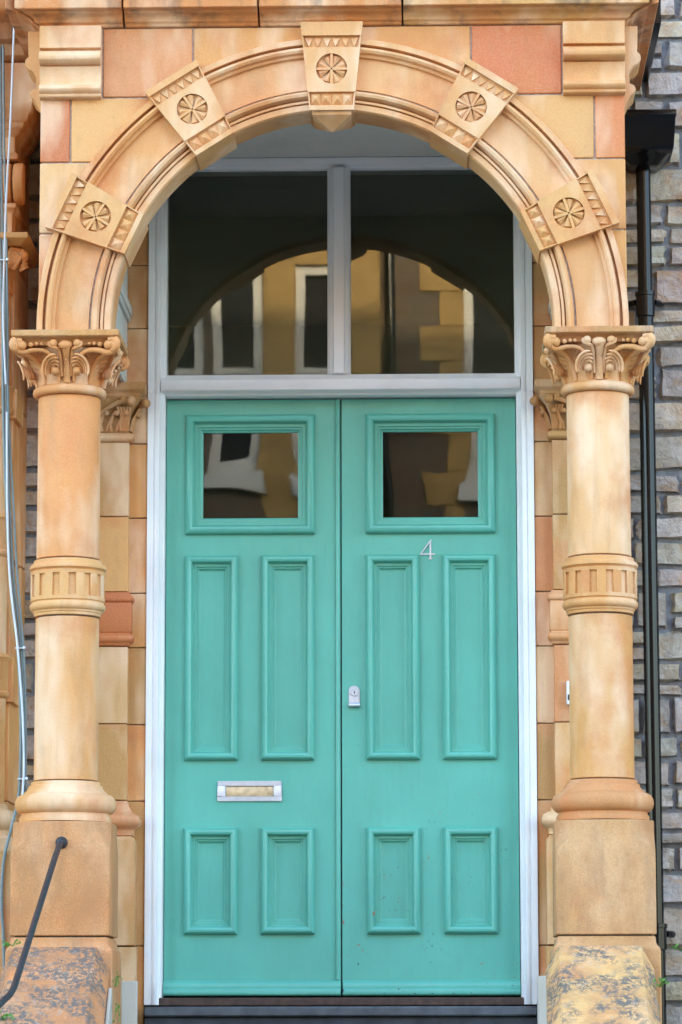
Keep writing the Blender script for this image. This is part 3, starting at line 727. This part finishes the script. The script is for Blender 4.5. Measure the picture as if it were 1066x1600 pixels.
TP = [(0, .05), (0, -.062), (.006, -.066), (.010, -.080), (.016, -.096), (.054, -.098), (.058, -.084), (.064, -.080), (.070, -.066), (.078, -.062), (.078, .05)]
bar(TP, -.6645, .6645, 'x', 1, 2.208).build('transom_bar', 'white', fr, bev=.0012)
HP = [(0, .05), (0, -.058), (.006, -.062), (.010, -.074), (.014, -.086), (.035, -.088), (.035, .05)]
bar(HP, -.6605, .6605, 'x', 1, 3.070).build('head', 'white', fr, bev=.0012)
MP = [(-.043, .05), (-.043, -.056), (-.037, -.060), (-.033, -.070), (-.022, -.074), (-.019, -.088), (.019, -.088), (.022, -.074), (.033, -.070), (.037, -.060), (.043, -.056), (.043, .05)]
bar(MP, 2.2865, 3.0695, 'z', 1, -.005).build('mullion', 'white', fr, bev=.0012)
for a, b in ((-.645, -.049), (.039, .645)):
    MB().box(a, b, -.022, -.018, 2.288, 3.069).build('transom_pane', 'glass', fr)

# ================================================================== DOOR LEAVES
MOULD = [(0, 0), (0, .009), (.003, .014), (.009, .0185), (.016, .020), (.023, .018), (.0275, .012), (.029, .004), (.031, .0015), (.040, .0015), (.042, -.004), (.048, -.0045), (.050, -.010), (.056, -.0125)]
def mould_frame(x0, x1, z0, z1, prof, yface):
    prof = [(d, h * 1.35) for d, h in prof]
    mb = MB(); rings = []
    for d, h in prof:
        rings.append([(x0 + d, yface - h, z0 + d), (x1 - d, yface - h, z0 + d), (x1 - d, yface - h, z1 - d), (x0 + d, yface - h, z1 - d)])
    return mb.loft(rings, cap=False)
def leaf(s, label, mat):
    t = thing('door_leaf', label, 'door', (s * .32, 0, 0), 'leaves of the double door')
    lx0, lx1 = (-.6475, -.0025) if s < 0 else (.0025, .6475)
    off = 0.0 if s < 0 else .668
    big = [(-.576 + off, -.097 + off, 1.697, 2.145)]
    sm_ = [(-.576 + off, -.380 + off, .860, 1.617), (-.295 + off, -.099 + off, .860, 1.617), (-.576 + off, -.380 + off, .226, .612), (-.295 + off, -.099 + off, .226, .612)]
    holes = big + sm_; d = .035
    xs = sorted({lx0, lx1} | {h[0] + d for h in holes} | {h[1] - d for h in holes}); zs = sorted({0.004, 2.203} | {h[2] + d for h in holes} | {h[3] - d for h in holes})
    mb = MB()
    # slab as a grid of cells without the holes, welded into one piece
    nx, nz = len(xs), len(zs)
    solid = {}
    for i in range(nx - 1):
        for k in range(nz - 1):
            cx, cz = (xs[i] + xs[i + 1]) / 2, (zs[k] + zs[k + 1]) / 2
            solid[i, k] = not any(h[0] + d < cx < h[1] - d and h[2] + d < cz < h[3] - d for h in holes)
    for (i, k), ok in solid.items():
        if not ok: continue
        x0, x1, z0, z1 = xs[i], xs[i + 1], zs[k], zs[k + 1]
        mb.add([(x0, 0, z0), (x1, 0, z0), (x1, 0, z1), (x0, 0, z1)], [(0, 1, 2, 3)]); mb.add([(x0, .045, z0), (x1, .045, z0), (x1, .045, z1), (x0, .045, z1)], [(3, 2, 1, 0)])
        for di, dk, q in ((-1, 0, ((x0, z0), (x0, z1))), (1, 0, ((x1, z0), (x1, z1))), (0, -1, ((x0, z0), (x1, z0))), (0, 1, ((x0, z1), (x1, z1)))):
            if not solid.get((i + di, k + dk), False):
                (a, b), (c, e) = q; mb.add([(a, 0, b), (c, 0, e), (c, .045, e), (a, .045, b)], [(0, 1, 2, 3)])
    body = mb.build('leaf_frame', mat, t)
    for x0, x1, z0, z1 in sm_:
        mf = mould_frame(x0, x1, z0, z1, MOULD, -.0004).build('panel_moulding', mat, t, sharp=28)
        MB().box(x0 + .054, x1 - .054, .0160, .03, z0 + .054, z1 - .054).build('panel', mat, t)
    for x0, x1, z0, z1 in big:
        BM = [(dd * 1.12, h) for dd, h in MOULD] + [(.0635, -.022)]
        mould_frame(x0, x1, z0, z1, BM, -.0004).build('glazing_moulding', mat, t, sharp=28)
        MB().box(x0 + .060, x1 - .060, .024, .028, z0 + .060, z1 - .060).build('pane', 'glass_old', t)
    # weatherboard
    wx0, wx1 = (lx0 - .001, lx1) if s < 0 else (lx0 + .002, lx1 + .001)
    MB().loft([[(x, y, z) for y, z in ((-.0005, .060), (-.010, .057), (-.020, .048), (-.024, .036), (-.023, .030), (-.032, .028), (-.036, .020), (-.036, .008), (-.030, .003), (-.0005, .003))] for x in (wx0, wx1)]).build('weatherboard', mat, t, bev=.0012)
    if s < 0:
        MB().loft([[(x, y, z) for x, y in ((-.0245, -.0004), (-.0245, -.004), (-.0225, -.004), (-.0215, -.0012), (-.0200, -.0012), (-.0190, -.006), (-.0130, -.0085), (-.0060, -.006), (-.0040, -.0004))] for z in (.061, 2.2025)]).build('meeting_bead', mat, t)
        lp = MB()
        x0, x1, z0, z1 = -.454, -.219, .709, .784; b = .030
        lp.box(x0, x1, -.0075, -.0005, z1 - .018, z1).box(x0, x1, -.0075, -.0005, z0, z0 + .018).box(x0, x0 + b, -.0075, -.0005, z0 + .018, z1 - .018).box(x1 - b, x1, -.0075, -.0005, z0 + .018, z1 - .018)
        pl = lp.build('letter_plate', 'chrome', t, bev=.0014)
        MB().loft([[(x0 + b + .001, -.0022, z0 + .019), (x1 - b - .001, -.0022, z0 + .019), (x1 - b - .001, -.0030, z1 - .026), (x0 + b + .001, -.0030, z1 - .026)], [(x0 + b + .001, -.0006, z0 + .019), (x1 - b - .001, -.0006, z0 + .019), (x1 - b - .001, -.0006, z1 - .019), (x0 + b + .001, -.0006, z1 - .019)]]).build('letter_flap', 'brass', pl)
    else:
        # night latch with pull lip
        cx, z0, z1, h = .0475, 1.066, 1.133, .0205
        ol = [(cx - h, z0), (cx + h, z0)] + [(cx + h * math.cos(a), z1 - h + h * math.sin(a)) for a in [PI * i / 16 for i in range(17)]]
        n = len(ol)
        lk = MB().add([(x, -.007, z) for x, z in ol] + [(x, -.0005, z) for x, z in ol], [tuple(range(n)), tuple(reversed(range(n, 2 * n)))] + [(k, (k + 1) % n, (k + 1) % n + n, k + n) for k in range(n)]).build('lock', 'chrome', t, bev=.0015)
        cyl = MB(); cc = (cx + .001, z1 - .024); q = 24
        cyl.loft([[(cc[0] + r * math.cos(2 * PI * i / q), y, cc[1] + r * math.sin(2 * PI * i / q)) for i in range(q)] for r, y in ((.0155, -.0068), (.0155, -.012), (.0140, -.0135))]).build('lock_cylinder', 'chrome', lk)
        MB().box(cc[0] - .0016, cc[0] + .0016, -.0142, -.0134, cc[1] - .008, cc[1] + .003).build('keyhole', 'dark_hole', lk)
        MB().loft([[(x, y, z) for y, z in ((-.0005, 1.069), (-.012, 1.070), (-.019, 1.065), (-.021, 1.059), (-.017, 1.054), (-.0005, 1.056))] for x in (cx - .021, cx + .021)]).build('pull_lip', 'chrome', lk, bev=.001)
        for cx_p, cz_p, w_p, h_p in ((.006, .405, .004, .007), (.007, .268, .006, .016), (.005, .330, .003, .006), (.118, .300, .007, .020), (.131, .312, .005, .007), (.060, .118, .006, .010), (.0055, .022, .005, .016), (.155, .0115, .010, .003), (.265, .010, .014, .003), (.330, .0105, .009, .0035), (.405, .011, .013, .003), (.470, .0115, .007, .003)):
            q = random.Random(int(cx_p * 9999)); yy = -.0366 if cz_p < .03 else (-.0268 if .11 < cx_p < .125 else (-.0018 if cx_p > .125 else -.0012))
            ol = [(cx_p + w_p * .5 * math.cos(a) * q.uniform(.5, 1.2), cz_p + h_p * .5 * math.sin(a) * q.uniform(.5, 1.2)) for a in [2 * PI * i / 9 for i in range(9)]]
            n = len(ol)
            MB().add([(x, yy, z) for x, z in ol] + [(x, yy + .0014, z) for x, z in ol], [tuple(range(n))] + [(k, (k + 1) % n, (k + 1) % n + n, k + n) for k in range(n)]).build('paint_chip', 'chip_dark' if cz_p < .03 or cz_p == .118 else 'chip_red', t)
        # house number 4, cut from sheet metal
        def P4(u, v): return (.292 + u * .056, 1.600 + v * .073)
        polys = [[(.55, 0), (.80, 0), (.80, .05), (.735, .06), (.735, .93), (.78, 1.0), (.66, .98), (.625, .90), (.625, .06), (.55, .05)],
                 [(0, .235), (1.0, .235), (1.0, .29), (0.96, .30), (.06, .30), (0, .27)],
                 [(0, .27), (.11, .312), (.69, .90), (.70, .99), (.63, .95)]]
        nm = MB()
        for pi_, pl_ in enumerate(polys):
            q = [P4(u, v) for u, v in pl_]; n = len(q); yy = -.0055 - .0003 * pi_
            nm.add([(x, yy, z) for x, z in q] + [(x, -.0005, z) for x, z in q], [tuple(range(n)), tuple(reversed(range(n, 2 * n)))] + [(k, (k + 1) % n, (k + 1) % n + n, k + n) for k in range(n)])
        nm.build('house_number', 'chrome', t)
    return t
leaf(-1, 'left turquoise green panelled door leaf with the metal letter plate', 'green')
leaf(1, 'right turquoise green panelled door leaf with the number 4 and the lock', 'green_worn')

# threshold, step, floor and stairs
tag(MB().box(-.690, .690, -.075, .30, -.034, -.004).build('threshold', 'wood_dark', bev=.004), 'dark brown worn timber threshold under the green doors', 'threshold')
tag(MB().box(-.708, .708, -.150, .30, -.072, -.0365).build('door_step', 'slate', bev=.006), 'thin grey slate step nosing below the brown threshold', 'step')
tag(MB().box(-.7075, .7075, -.128, .30, -.21, -.0735).build('step_riser', 'slate_dark', bev=.004), 'dark slate riser below the grey step nosing', 'step')
struct(MB().box(-.70, .70, -1.28, -.13, -.30, -.21).build('porch_floor', 'slate'))
stairs = thing('stair_flight', 'flight of stone steps rising from the pavement to the porch', 'stairs', (0, -2.3, -1.48))
for k in range(6):
    MB().box(-.69, .69, -1.28 - .30 * (k + 1), -1.28 - .30 * k - .001, -1.48, -.21 - .182 * (k + 1)).build('step', 'slate', stairs, bev=.008)

# ================================================================== SLOPING CHEEK WALLS
def cheek(s, label, col, mat):
    cx = -.916 if s < 0 else .884
    t = thing('stair_cheek_wall', label, 'wall', (cx, -2.2, -1.48), 'sloping copings beside the steps')
    ht, hb = .136, .178; sl = math.tan(math.radians(34)); dz = .078
    Y0 = -1.193
    def zt(y): return .150 - (Y0 - y) * sl
    cuts = [Y0, -1.365, -1.66, -1.98, -2.30, -2.62, -2.95, -3.25]
    for k in range(7):
        a, b = cuts[k] - .0015, cuts[k + 1] + .0015
        rg = []
        for y in (a, b):
            z = zt(y); e = .003 * (k % 2)
            rg.append([(cx - hb - e, y, z - dz - .16), (cx - hb - e, y, z - dz), (cx - ht, y, z + e), (cx + ht, y, z + e), (cx + hb + e, y, z - dz), (cx + hb + e, y, z - dz - .16)])
        MB().loft(rg).build('coping_block', mat, t, color=jit(col, .05), bev=.002)
    MB().loft([[(cx - hb + .012, y, -1.48), (cx - hb + .012, y, zt(y) - dz - .15), (cx + hb - .012, y, zt(y) - dz - .15), (cx + hb - .012, y, -1.48)] for y in (Y0, -3.25)]).build('cheek_body', 'terra_weathered', t, color=TAN)
    return t
cheek(-1, 'left sloping stair coping of orange stone with dark lichen under the iron handrail', (0.56, 0.28, 0.15), 'terra_lichen')
cheek(1, 'right sloping stair coping of yellow stone speckled with grey lichen', (0.76, 0.57, 0.30), 'terra_lichen')
# painted strips at foot of left pilaster
tag(MB().box(-.786, -.728, -.190, -.166, -.21, .055).build('painted_skirting', 'cream_paint', bev=.003), 'off white painted strip at the foot of the left pilaster', 'skirting')
tag(MB().loft([[(x, y, z) for y, z in ((-1.46, -.22), (-1.245, .012), (-1.215, .012), (-1.215, -.22))] for x in (-.7355, -.7245)]).build('painted_string', 'cream_paint', bev=.001), 'pointed cream painted strip on the inner side of the left coping', 'skirting')
tag(MB().box(.704, .742, -.19, -.166, -.21, .07).build('painted_skirting', 'cream_paint', bev=.003), 'grey white painted strip beside the foot of the right door jamb', 'skirting')

# ================================================================== HANDRAIL, DRAINPIPE, BELL, CABLES
hr = thing('handrail', 'black iron handrail running down from the left column pedestal', 'handrail', (-.905, -1.17, .488))
pts = [(-.903, -1.165, .494), (-.903, -1.200, .494), (-.904, -1.24, .478), (-.906, -1.34, .436), (-.912, -1.85, .212), (-.918, -2.34, -.003), (-.922, -2.40, -.025), (-.935, -2.50, -.050), (-.99, -3.2, -.20)]
MB().tube(pts, .0102, 12).build('rail', 'rail_iron', hr)
MB().tube([(-.903, -1.1655, .494), (-.903, -1.172, .494), (-.903, -1.178, .494)], [.021, .020, .014], 16).build('wall_rose', 'rail_iron', hr)
MB().ball((-.903, -1.203, .494), .0145, 12, 8).build('knuckle', 'rail_iron', hr)
MB().tube([(-.99, -3.2, -.20), (-.99, -3.22, -.80), (-.99, -3.22, -1.48)], .0118, 10).build('newel_post', 'rail_iron', hr)

dp = thing('drainpipe', 'black cast iron drainpipe with hopper head on the rubble wall right of the porch', 'drainpipe', (1.17, -.13, -1.48))
def hop(h, d, z): return (1.128 - h, 1.128 + h, -.10 - d, -.058, z)
MB().rects([hop(.050, .09, 3.04), hop(.085, .13, 3.075), hop(.104, .155, 3.085), hop(.106, .16, 3.098), hop(.113, .165, 3.205), hop(.116, .17, 3.21), hop(.116, .17, 3.232)]).build('hopper_head', 'black_iron', dp, bev=.003)
PX = lambda z: 1.128 + (2.84 - z) * .0028
secs = [(3.06, 2.56, .0270), (2.57, .24, .0290), (.25, -1.48, .0320)]
for a, b, r in secs:
    MB().tube([(PX(a), -.118, a), (PX((a + b) / 2), -.118, (a + b) / 2), (PX(b), -.118, b)], r, 24).build('pipe_section', 'black_iron', dp)
for a, b, r in secs[1:]:
    MB().lathe([(r, a - .09), (r + .006, a - .085), (r + .006, a - .01), (r + .009, a - .008), (r + .009, a + .006), (r * .8, a + .010)], PX(a), -.118, 24).build('socket_collar', 'black_iron', dp)
    for s in (-1, 1):
        x = PX(a); MB().tube([(x + s * (r + .004), -.105, a - .03), (x + s * (r + .022), -.085, a - .03), (x + s * (r + .030), -.060, a - .03)], [.012, .013, .013], 10).build('pipe_lug', 'black_iron', dp)

bell = thing('door_bell', 'small white bell box on the right pilaster, mostly behind the column', 'bell', (.83, -.13, 1.05))
MB().box(.8215, .876, -.155, -.1255, 1.046, 1.132).build('bell_case', 'enamel', bell, bev=.003)
MB().box(.826, .852, -.158, -.1552, 1.062, 1.082).build('bell_button', 'dark_hole', bell, bev=.0006)

def cable(pts, r, mat, label, k=6):
    P = [Vector(p) for p in pts]; Q = []; PP = [P[0] * 2 - P[1]] + P + [P[-1] * 2 - P[-2]]
    for i in range(1, len(PP) - 2):
        for j in range(k):
            u = j / k; a, b, c, d = PP[i - 1], PP[i], PP[i + 1], PP[i + 2]
            Q.append(0.5 * ((2 * b) + (c - a) * u + (2 * a - 5 * b + 4 * c - d) * u * u + (3 * b - a - 3 * c + d) * u ** 3))
    Q.append(P[-1])
    return tag(MB().tube(Q, r, 7).build('cable', mat), label, 'cable', 'cables hanging left of the porch')
CY = -.62
def cx_(px, z): return 0
CAB = [(3.85, -1.222), (3.05, -1.205), (2.80, -1.198), (2.40, -1.180), (2.05, -1.172), (1.75, -1.158), (1.47, -1.141), (1.22, -1.112), (1.00, -1.098), (.80, -1.096), (.68, -1.103)]
low1 = [(.58, -1.125), (.47, -1.150), (.36, -1.157), (.26, -1.154), (.17, -1.148), (-.4, -1.13), (-1.4, -1.14)]
cable([(x - .011, CY, z) for z, x in CAB + low1], .0056, 'cable_grey', 'thick grey cable at the left edge of the bundle, sagging past the pedestal')
cable([(x, CY + .004, z) for z, x in CAB[:-1]] + [(-1.094, CY + .05, .70), (-1.095, -.1, .66)], .0052, 'cable_grey', 'grey cable in the middle of the bundle, ending behind the column base')
cable([(x + .010 + .004 * math.sin(z * 5), CY + .002, z) for z, x in CAB[:-1]] + [(-1.086, CY + .05, .68), (-1.086, -.1, .60)], .0042, 'cable_grey', 'thin dark grey cable on the right side of the bundle')
cable([(x - .002 - .010 * math.sin((1.9 - z) * 3.2), CY - .011, z) for z, x in CAB if z < 2.2], .0040, 'cable_white', 'thin white cable twisting in front of the grey bundle')
cable([(-1.128, -.90, 3.40), (-1.130, -.90, 3.30), (-1.143, -.85, 3.05), (-1.165, -.76, 2.80), (-1.180, -.68, 2.55), (-1.186, CY - .012, 2.38), (-1.174, CY - .012, 2.15)], .0038, 'cable_white', 'single white cable hanging from the left end of the cornice')
for z, x, lb in ((2.60, -1.190, 'upper'), (1.205, -1.114, 'middle'), (.745, -1.100, 'lower')):
    tag(MB().box(x - .016, x + .018, CY - .014, CY + .010, z, z + .004).ball((x + .016, CY - .012, z + .003), .006, 8, 6).build('cable_clip', 'cable_white', bev=.001), lb + ' pale plastic clip round the hanging cable bundle', 'clip', 'clips on the cables')

# ================================================================== NEIGHBOURING BAY AT LEFT EDGE
nb = thing('bay_pier', 'orange terracotta window pier with slim shaft at the left edge', 'pier', (-1.35, -.4, -1.48))
zz = [-1.48, .30, .68, 1.06, 1.56, 2.13, 2.62, 2.97, 3.30, 3.60, 4.0]
cc = [TAN, BUFF, BUFF, BUFF, ORANGE, ORANGE, ORANGE, ORANGE, ORANGE, ORANGE]
for k in range(10):
    MB().box(-2.3, -1.166, -.48, -.03, zz[k] + .002, zz[k + 1] - .002).build('pier_block', 'terra', nb, color=jit(cc[k], .05), bev=.003)
NX, NY = -1.228, -.50
MB().lathe([(.052, .66), (.050, 2.56)], NX, NY, 24).build('shaft', 'terra', nb, color=BUFF)
MB().lathe([(.05, .50), (.088, .50), (.09, .545), (.070, .56), (.070, .575), (.086, .585), (.094, .605), (.094, .622), (.084, .640), (.066, .650), (.060, .668), (.05, .672)], NX, NY, 32).build('base', 'terra', nb, color=TAN)
MB().box(NX - .11, NX + .095, NY - .11, NY + .1, -1.48, .498).build('pedestal', 'terra', nb, color=TAN, bev=.01)
for z0, z1 in ((1.04, 1.20), (1.545, 1.70), (2.06, 2.17)):
    MB().lathe([(.05, z0), (.058, z0 + .004), (.064, z0 + .012), (.064, z0 + .02), (.058, z0 + .027), (.060, z0 + .034), (.060, z1 - .028), (.064, z1 - .022), (.068, z1 - .014), (.064, z1 - .006), (.056, z1), (.05, z1 + .001)], NX, NY, 28).build('band', 'terra', nb, color=BUFF)
    MB().box(NX, -1.150, -.50, -.3, z0 - .01, z1 - .012).build('band_block', 'terra', nb, color=BUFF, bev=.003)
ncap = MB().lathe([(.05, 2.50), (.060, 2.505), (.062, 2.515), (.054, 2.525), (.056, 2.56), (.066, 2.62), (.085, 2.66)], NX, NY, 28).build('capital', 'terra', nb, color=ORANGE)
for sx in (-1, 1):
    mb = MB()
    for q in range(6):
        a = q / 5 * 2.6 - .6
        mb.tube([(NX + sx * (.030 + .008 * q), NY - .05 - .004 * q, 2.60 - .004 * q), (NX + sx * (.065 + .006 * q), NY - .075, 2.655 - .006 * q), (NX + sx * (.098 + .003 * q), NY - .06, 2.650 - .012 * q), (NX + sx * (.100 - .002 * q), NY - .055, 2.628 - .010 * q)], [.006, .011, .011, .006], 8)
    mb.ball((NX + sx * .094, NY - .05, 2.632), .026, 12, 8); mb.ball((NX + sx * .055, NY - .07, 2.600), .014, 10, 7)
    mb.build('volute', 'terra', ncap, color=ORANGE)
MB().rects([(NX - h, NX + h, NY - h, -.2, z) for h, z in ((.10, 2.664), (.11, 2.675), (.125, 2.685), (.125, 2.705))]).build('abacus', 'terra', nb, color=(0.5, .3, .12), bev=.002)
MB().rects([(NX - h, NX + h, NY - h + .03, -.2, z) for h, z in ((.058, 2.7055), (.058, 2.79), (.066, 2.81), (.072, 2.815), (.072, 2.832))]).build('impost_block', 'terra', nb, color=ORANGE, bev=.003)
for k in range(4):
    x = NX - .075 + .044 * k
    MB().loft([[(xx, NY + .03 + yy, zz_) for yy, zz_ in ((0, 2.834), (-.052, 2.845), (-.084, 2.88), (-.092, 2.92), (-.080, 2.96), (-.055, 2.985), (0, 2.99))] for xx in (x, x + .040)]).build('console_roll', 'terra', nb, color=ORANGE, bev=.012, segs=2)
MB().rects([(NX - h, NX + h, NY - h * .6 + .0, -.2, z) for h, z in ((.076, 2.992), (.076, 3.012), (.066, 3.02), (.066, 3.075), (.080, 3.085), (.084, 3.10), (.096, 3.106), (.100, 3.125), (.112, 3.132), (.114, 3.15), (.128, 3.165), (.132, 3.20), (.146, 3.225), (.148, 3.34))]).build('corbel_block', 'terra', nb, color=(0.55, .26, .11), bev=.003)
MB().rects([(-2.3, -1.17 + p, -.55 - p, -.05, z) for p, z in ((.02, 3.342), (.06, 3.36), (.07, 3.40), (.10, 3.41), (.11, 3.47), (.16, 3.50), (.17, 3.60), (.12, 3.64))]).build('bay_cornice', 'terra_stained', nb, color=(0.5, .26, .11), bev=.004)
# ================================================================== WEEDS
def weed(c, r, n, label, hang=0.0, seed=0):
    q = random.Random(seed); mb = MB()
    for i in range(n):
        a = q.uniform(0, 2 * PI); L = r * q.uniform(.5, 1.1); up = q.uniform(.1, .9) * r - hang * q.random()
        tip = Vector((c[0] + L * math.cos(a), c[1] - abs(L * math.sin(a)) * .8 - .004, c[2] + up)); base = Vector(c)
        mb.tube([base, (base + tip) / 2 + Vector((0, -.004, .004)), tip], .0012, 4)
        for b in range(2):
            sz = r * q.uniform(.28, .5); n1 = Vector((q.uniform(-1, 1), q.uniform(-1, -.1), q.uniform(-.3, 1))).normalized()
            t1 = n1.orthogonal().normalized(); t2 = n1.cross(t1); o = tip + t1 * sz * q.uniform(-.6, .6)
            mb.add([o - t1 * sz * .5, o - t2 * sz * .38 + n1 * sz * .1, o + t1 * sz * .55, o + t2 * sz * .38 + n1 * sz * .1, o + n1 * sz * .05 - t1 * sz * .1], [(0, 1, 4), (1, 2, 4), (2, 3, 4), (3, 0, 4)])
    return tag(mb.build('weed', 'weed'), label, 'weed', 'weeds in the stone joints')
weed((-1.058, -1.200, .150), .028, 9, 'small green weed at the top of the left coping', seed=1)
weed((-1.045, -1.56, -.095), .032, 9, 'bright green weed low on the left coping', seed=2)
weed((-.706, -1.21, .050), .022, 8, 'green weed tuft beside the pointed cream strip', .05, seed=3)
weed((-.700, -1.24, -.045), .020, 7, 'thin trailing weed below the tuft on the inner left coping', .08, seed=4)
weed((1.075, -1.30, .010), .030, 10, 'wispy green weed on the outer side of the right coping', seed=5)
weed((1.225, -.09, .16), .040, 10, 'green moss weed growing from the rubble wall right of the pipe', seed=6)

# ================================================================== HOUSE ACROSS THE STREET (seen in the glass)
YO = -20.0
oh = thing('opposite_house', 'sunlit stone house across the street, seen reflected in the door glass', 'house', (0, YO, -1.48))
FC = (0.42, 0.33, 0.20)
def opp_win(x0, x1, z0, z1, y):
    f = MB(); d = y - .16; b = .085
    f.box(x0, x0 + b, d, d + .08, z0, z1).box(x1 - b, x1, d, d + .08, z0, z1).box(x0 + b, x1 - b, d, d + .08, z0, z0 + b * 1.6).box(x0 + b, x1 - b, d, d + .08, z1 - b, z1).box(x0 + b, x1 - b, d + .01, d + .06, (z0 + z1) / 2 - .03, (z0 + z1) / 2 + .03)
    w_ = f.build('window', 'pale', oh); MB().box(x0, x1, d - .02, d - .005, z0, z1).build('pane', 'glass_far', w_)
    MB().box(x0 - .06, x1 + .06, d, y + .10, z0 - .16, z0 - .002).build('sill', 'pale', w_, bev=.01)
def opp_unit(ox, yb):
    for z0, z1 in ((-1.48 + 1.0, 2.1), (5.06, 7.05)):
        opp_win(ox - 3.05, ox - 1.80, z0, z1, yb); opp_win(ox - 1.74 + .02, ox - 1.25, z0, z1, yb); opp_win(ox - .95, ox - .52, z0, z1, yb)
        opp_win(ox + .62, ox + 1.90, z0, z1, YO)
    zs_ = [(-1.48, -.64), (2.1, 4.9), (7.05, 10.6)]
    for x0, x1 in ((ox - 3.05, ox - 1.80), (ox - 1.72, ox - 1.25), (ox - .95, ox - .52)):
        for a, b in zs_: MB().box(x0, x1, YO - .4, yb - .02, a, b).build('spandrel_wall', 'far_stone' if a > 7 else 'far_rubble', oh, color=FC)
    for x0, x1 in ((ox - 3.4, ox - 3.05), (ox - 1.80, ox - 1.72), (ox - 1.25, ox - .95), (ox - .52, ox - .15)):
        MB().box(x0, x1, YO - .4, yb, -1.48, 10.6).build('pier', 'far_stone' if x0 > ox - 1.5 else 'far_rubble', oh, bev=.02)
    MB().box(ox - .15, ox + .30, YO - .4, YO - .02, -1.48, 10.6).build('rubble_wall', 'far_rubble', oh)
    MB().tube([(ox - .06, YO + .06, -1.48), (ox - .06, YO + .06, 10.4)], .05, 10).build('downpipe', 'black_iron', oh)
    for k in range(36):
        z = -1.48 + k * .334; wdt = .40 if k % 2 else .22
        MB().box(ox + .62 - wdt, ox + .619, YO - .3, YO + .004, z, z + .33).build('quoin', 'far_stone', oh, color=jit(FC, .1), bev=.01)
    MB().box(ox + .30, ox + .50, YO - .4, YO - .021, -1.48, 10.6).build('rubble_wall', 'far_rubble', oh)
    for a, b in zs_: MB().box(ox + .62, ox + 1.90, YO - .4, YO - .02, a, b).build('spandrel_wall', 'far_rubble', oh)
    MB().box(ox + 1.90, ox + 3.6, YO - .4, YO - .02, -1.48, 10.6).build('rubble_wall', 'far_rubble', oh)
    MB().box(ox - 3.5, ox - .1, YO - .4, yb + .12, 7.30, 7.50).build('string_course', 'far_stone', oh, color=FC, bev=.03)
for ox in (-7.0, 0.0, 7.0): opp_unit(ox, YO + .45)
MB().box(-10.6, 10.6, YO - .5, YO - .41, -1.48, 10.6).build('inner_wall', 'hall', oh)
MB().loft([[(x, YO + .7, 10.6), (x, YO - 4, 12.6), (x, YO - 9, 10.6)] for x in (-10.8, 10.8)]).build('roof', 'slate_roof', oh)
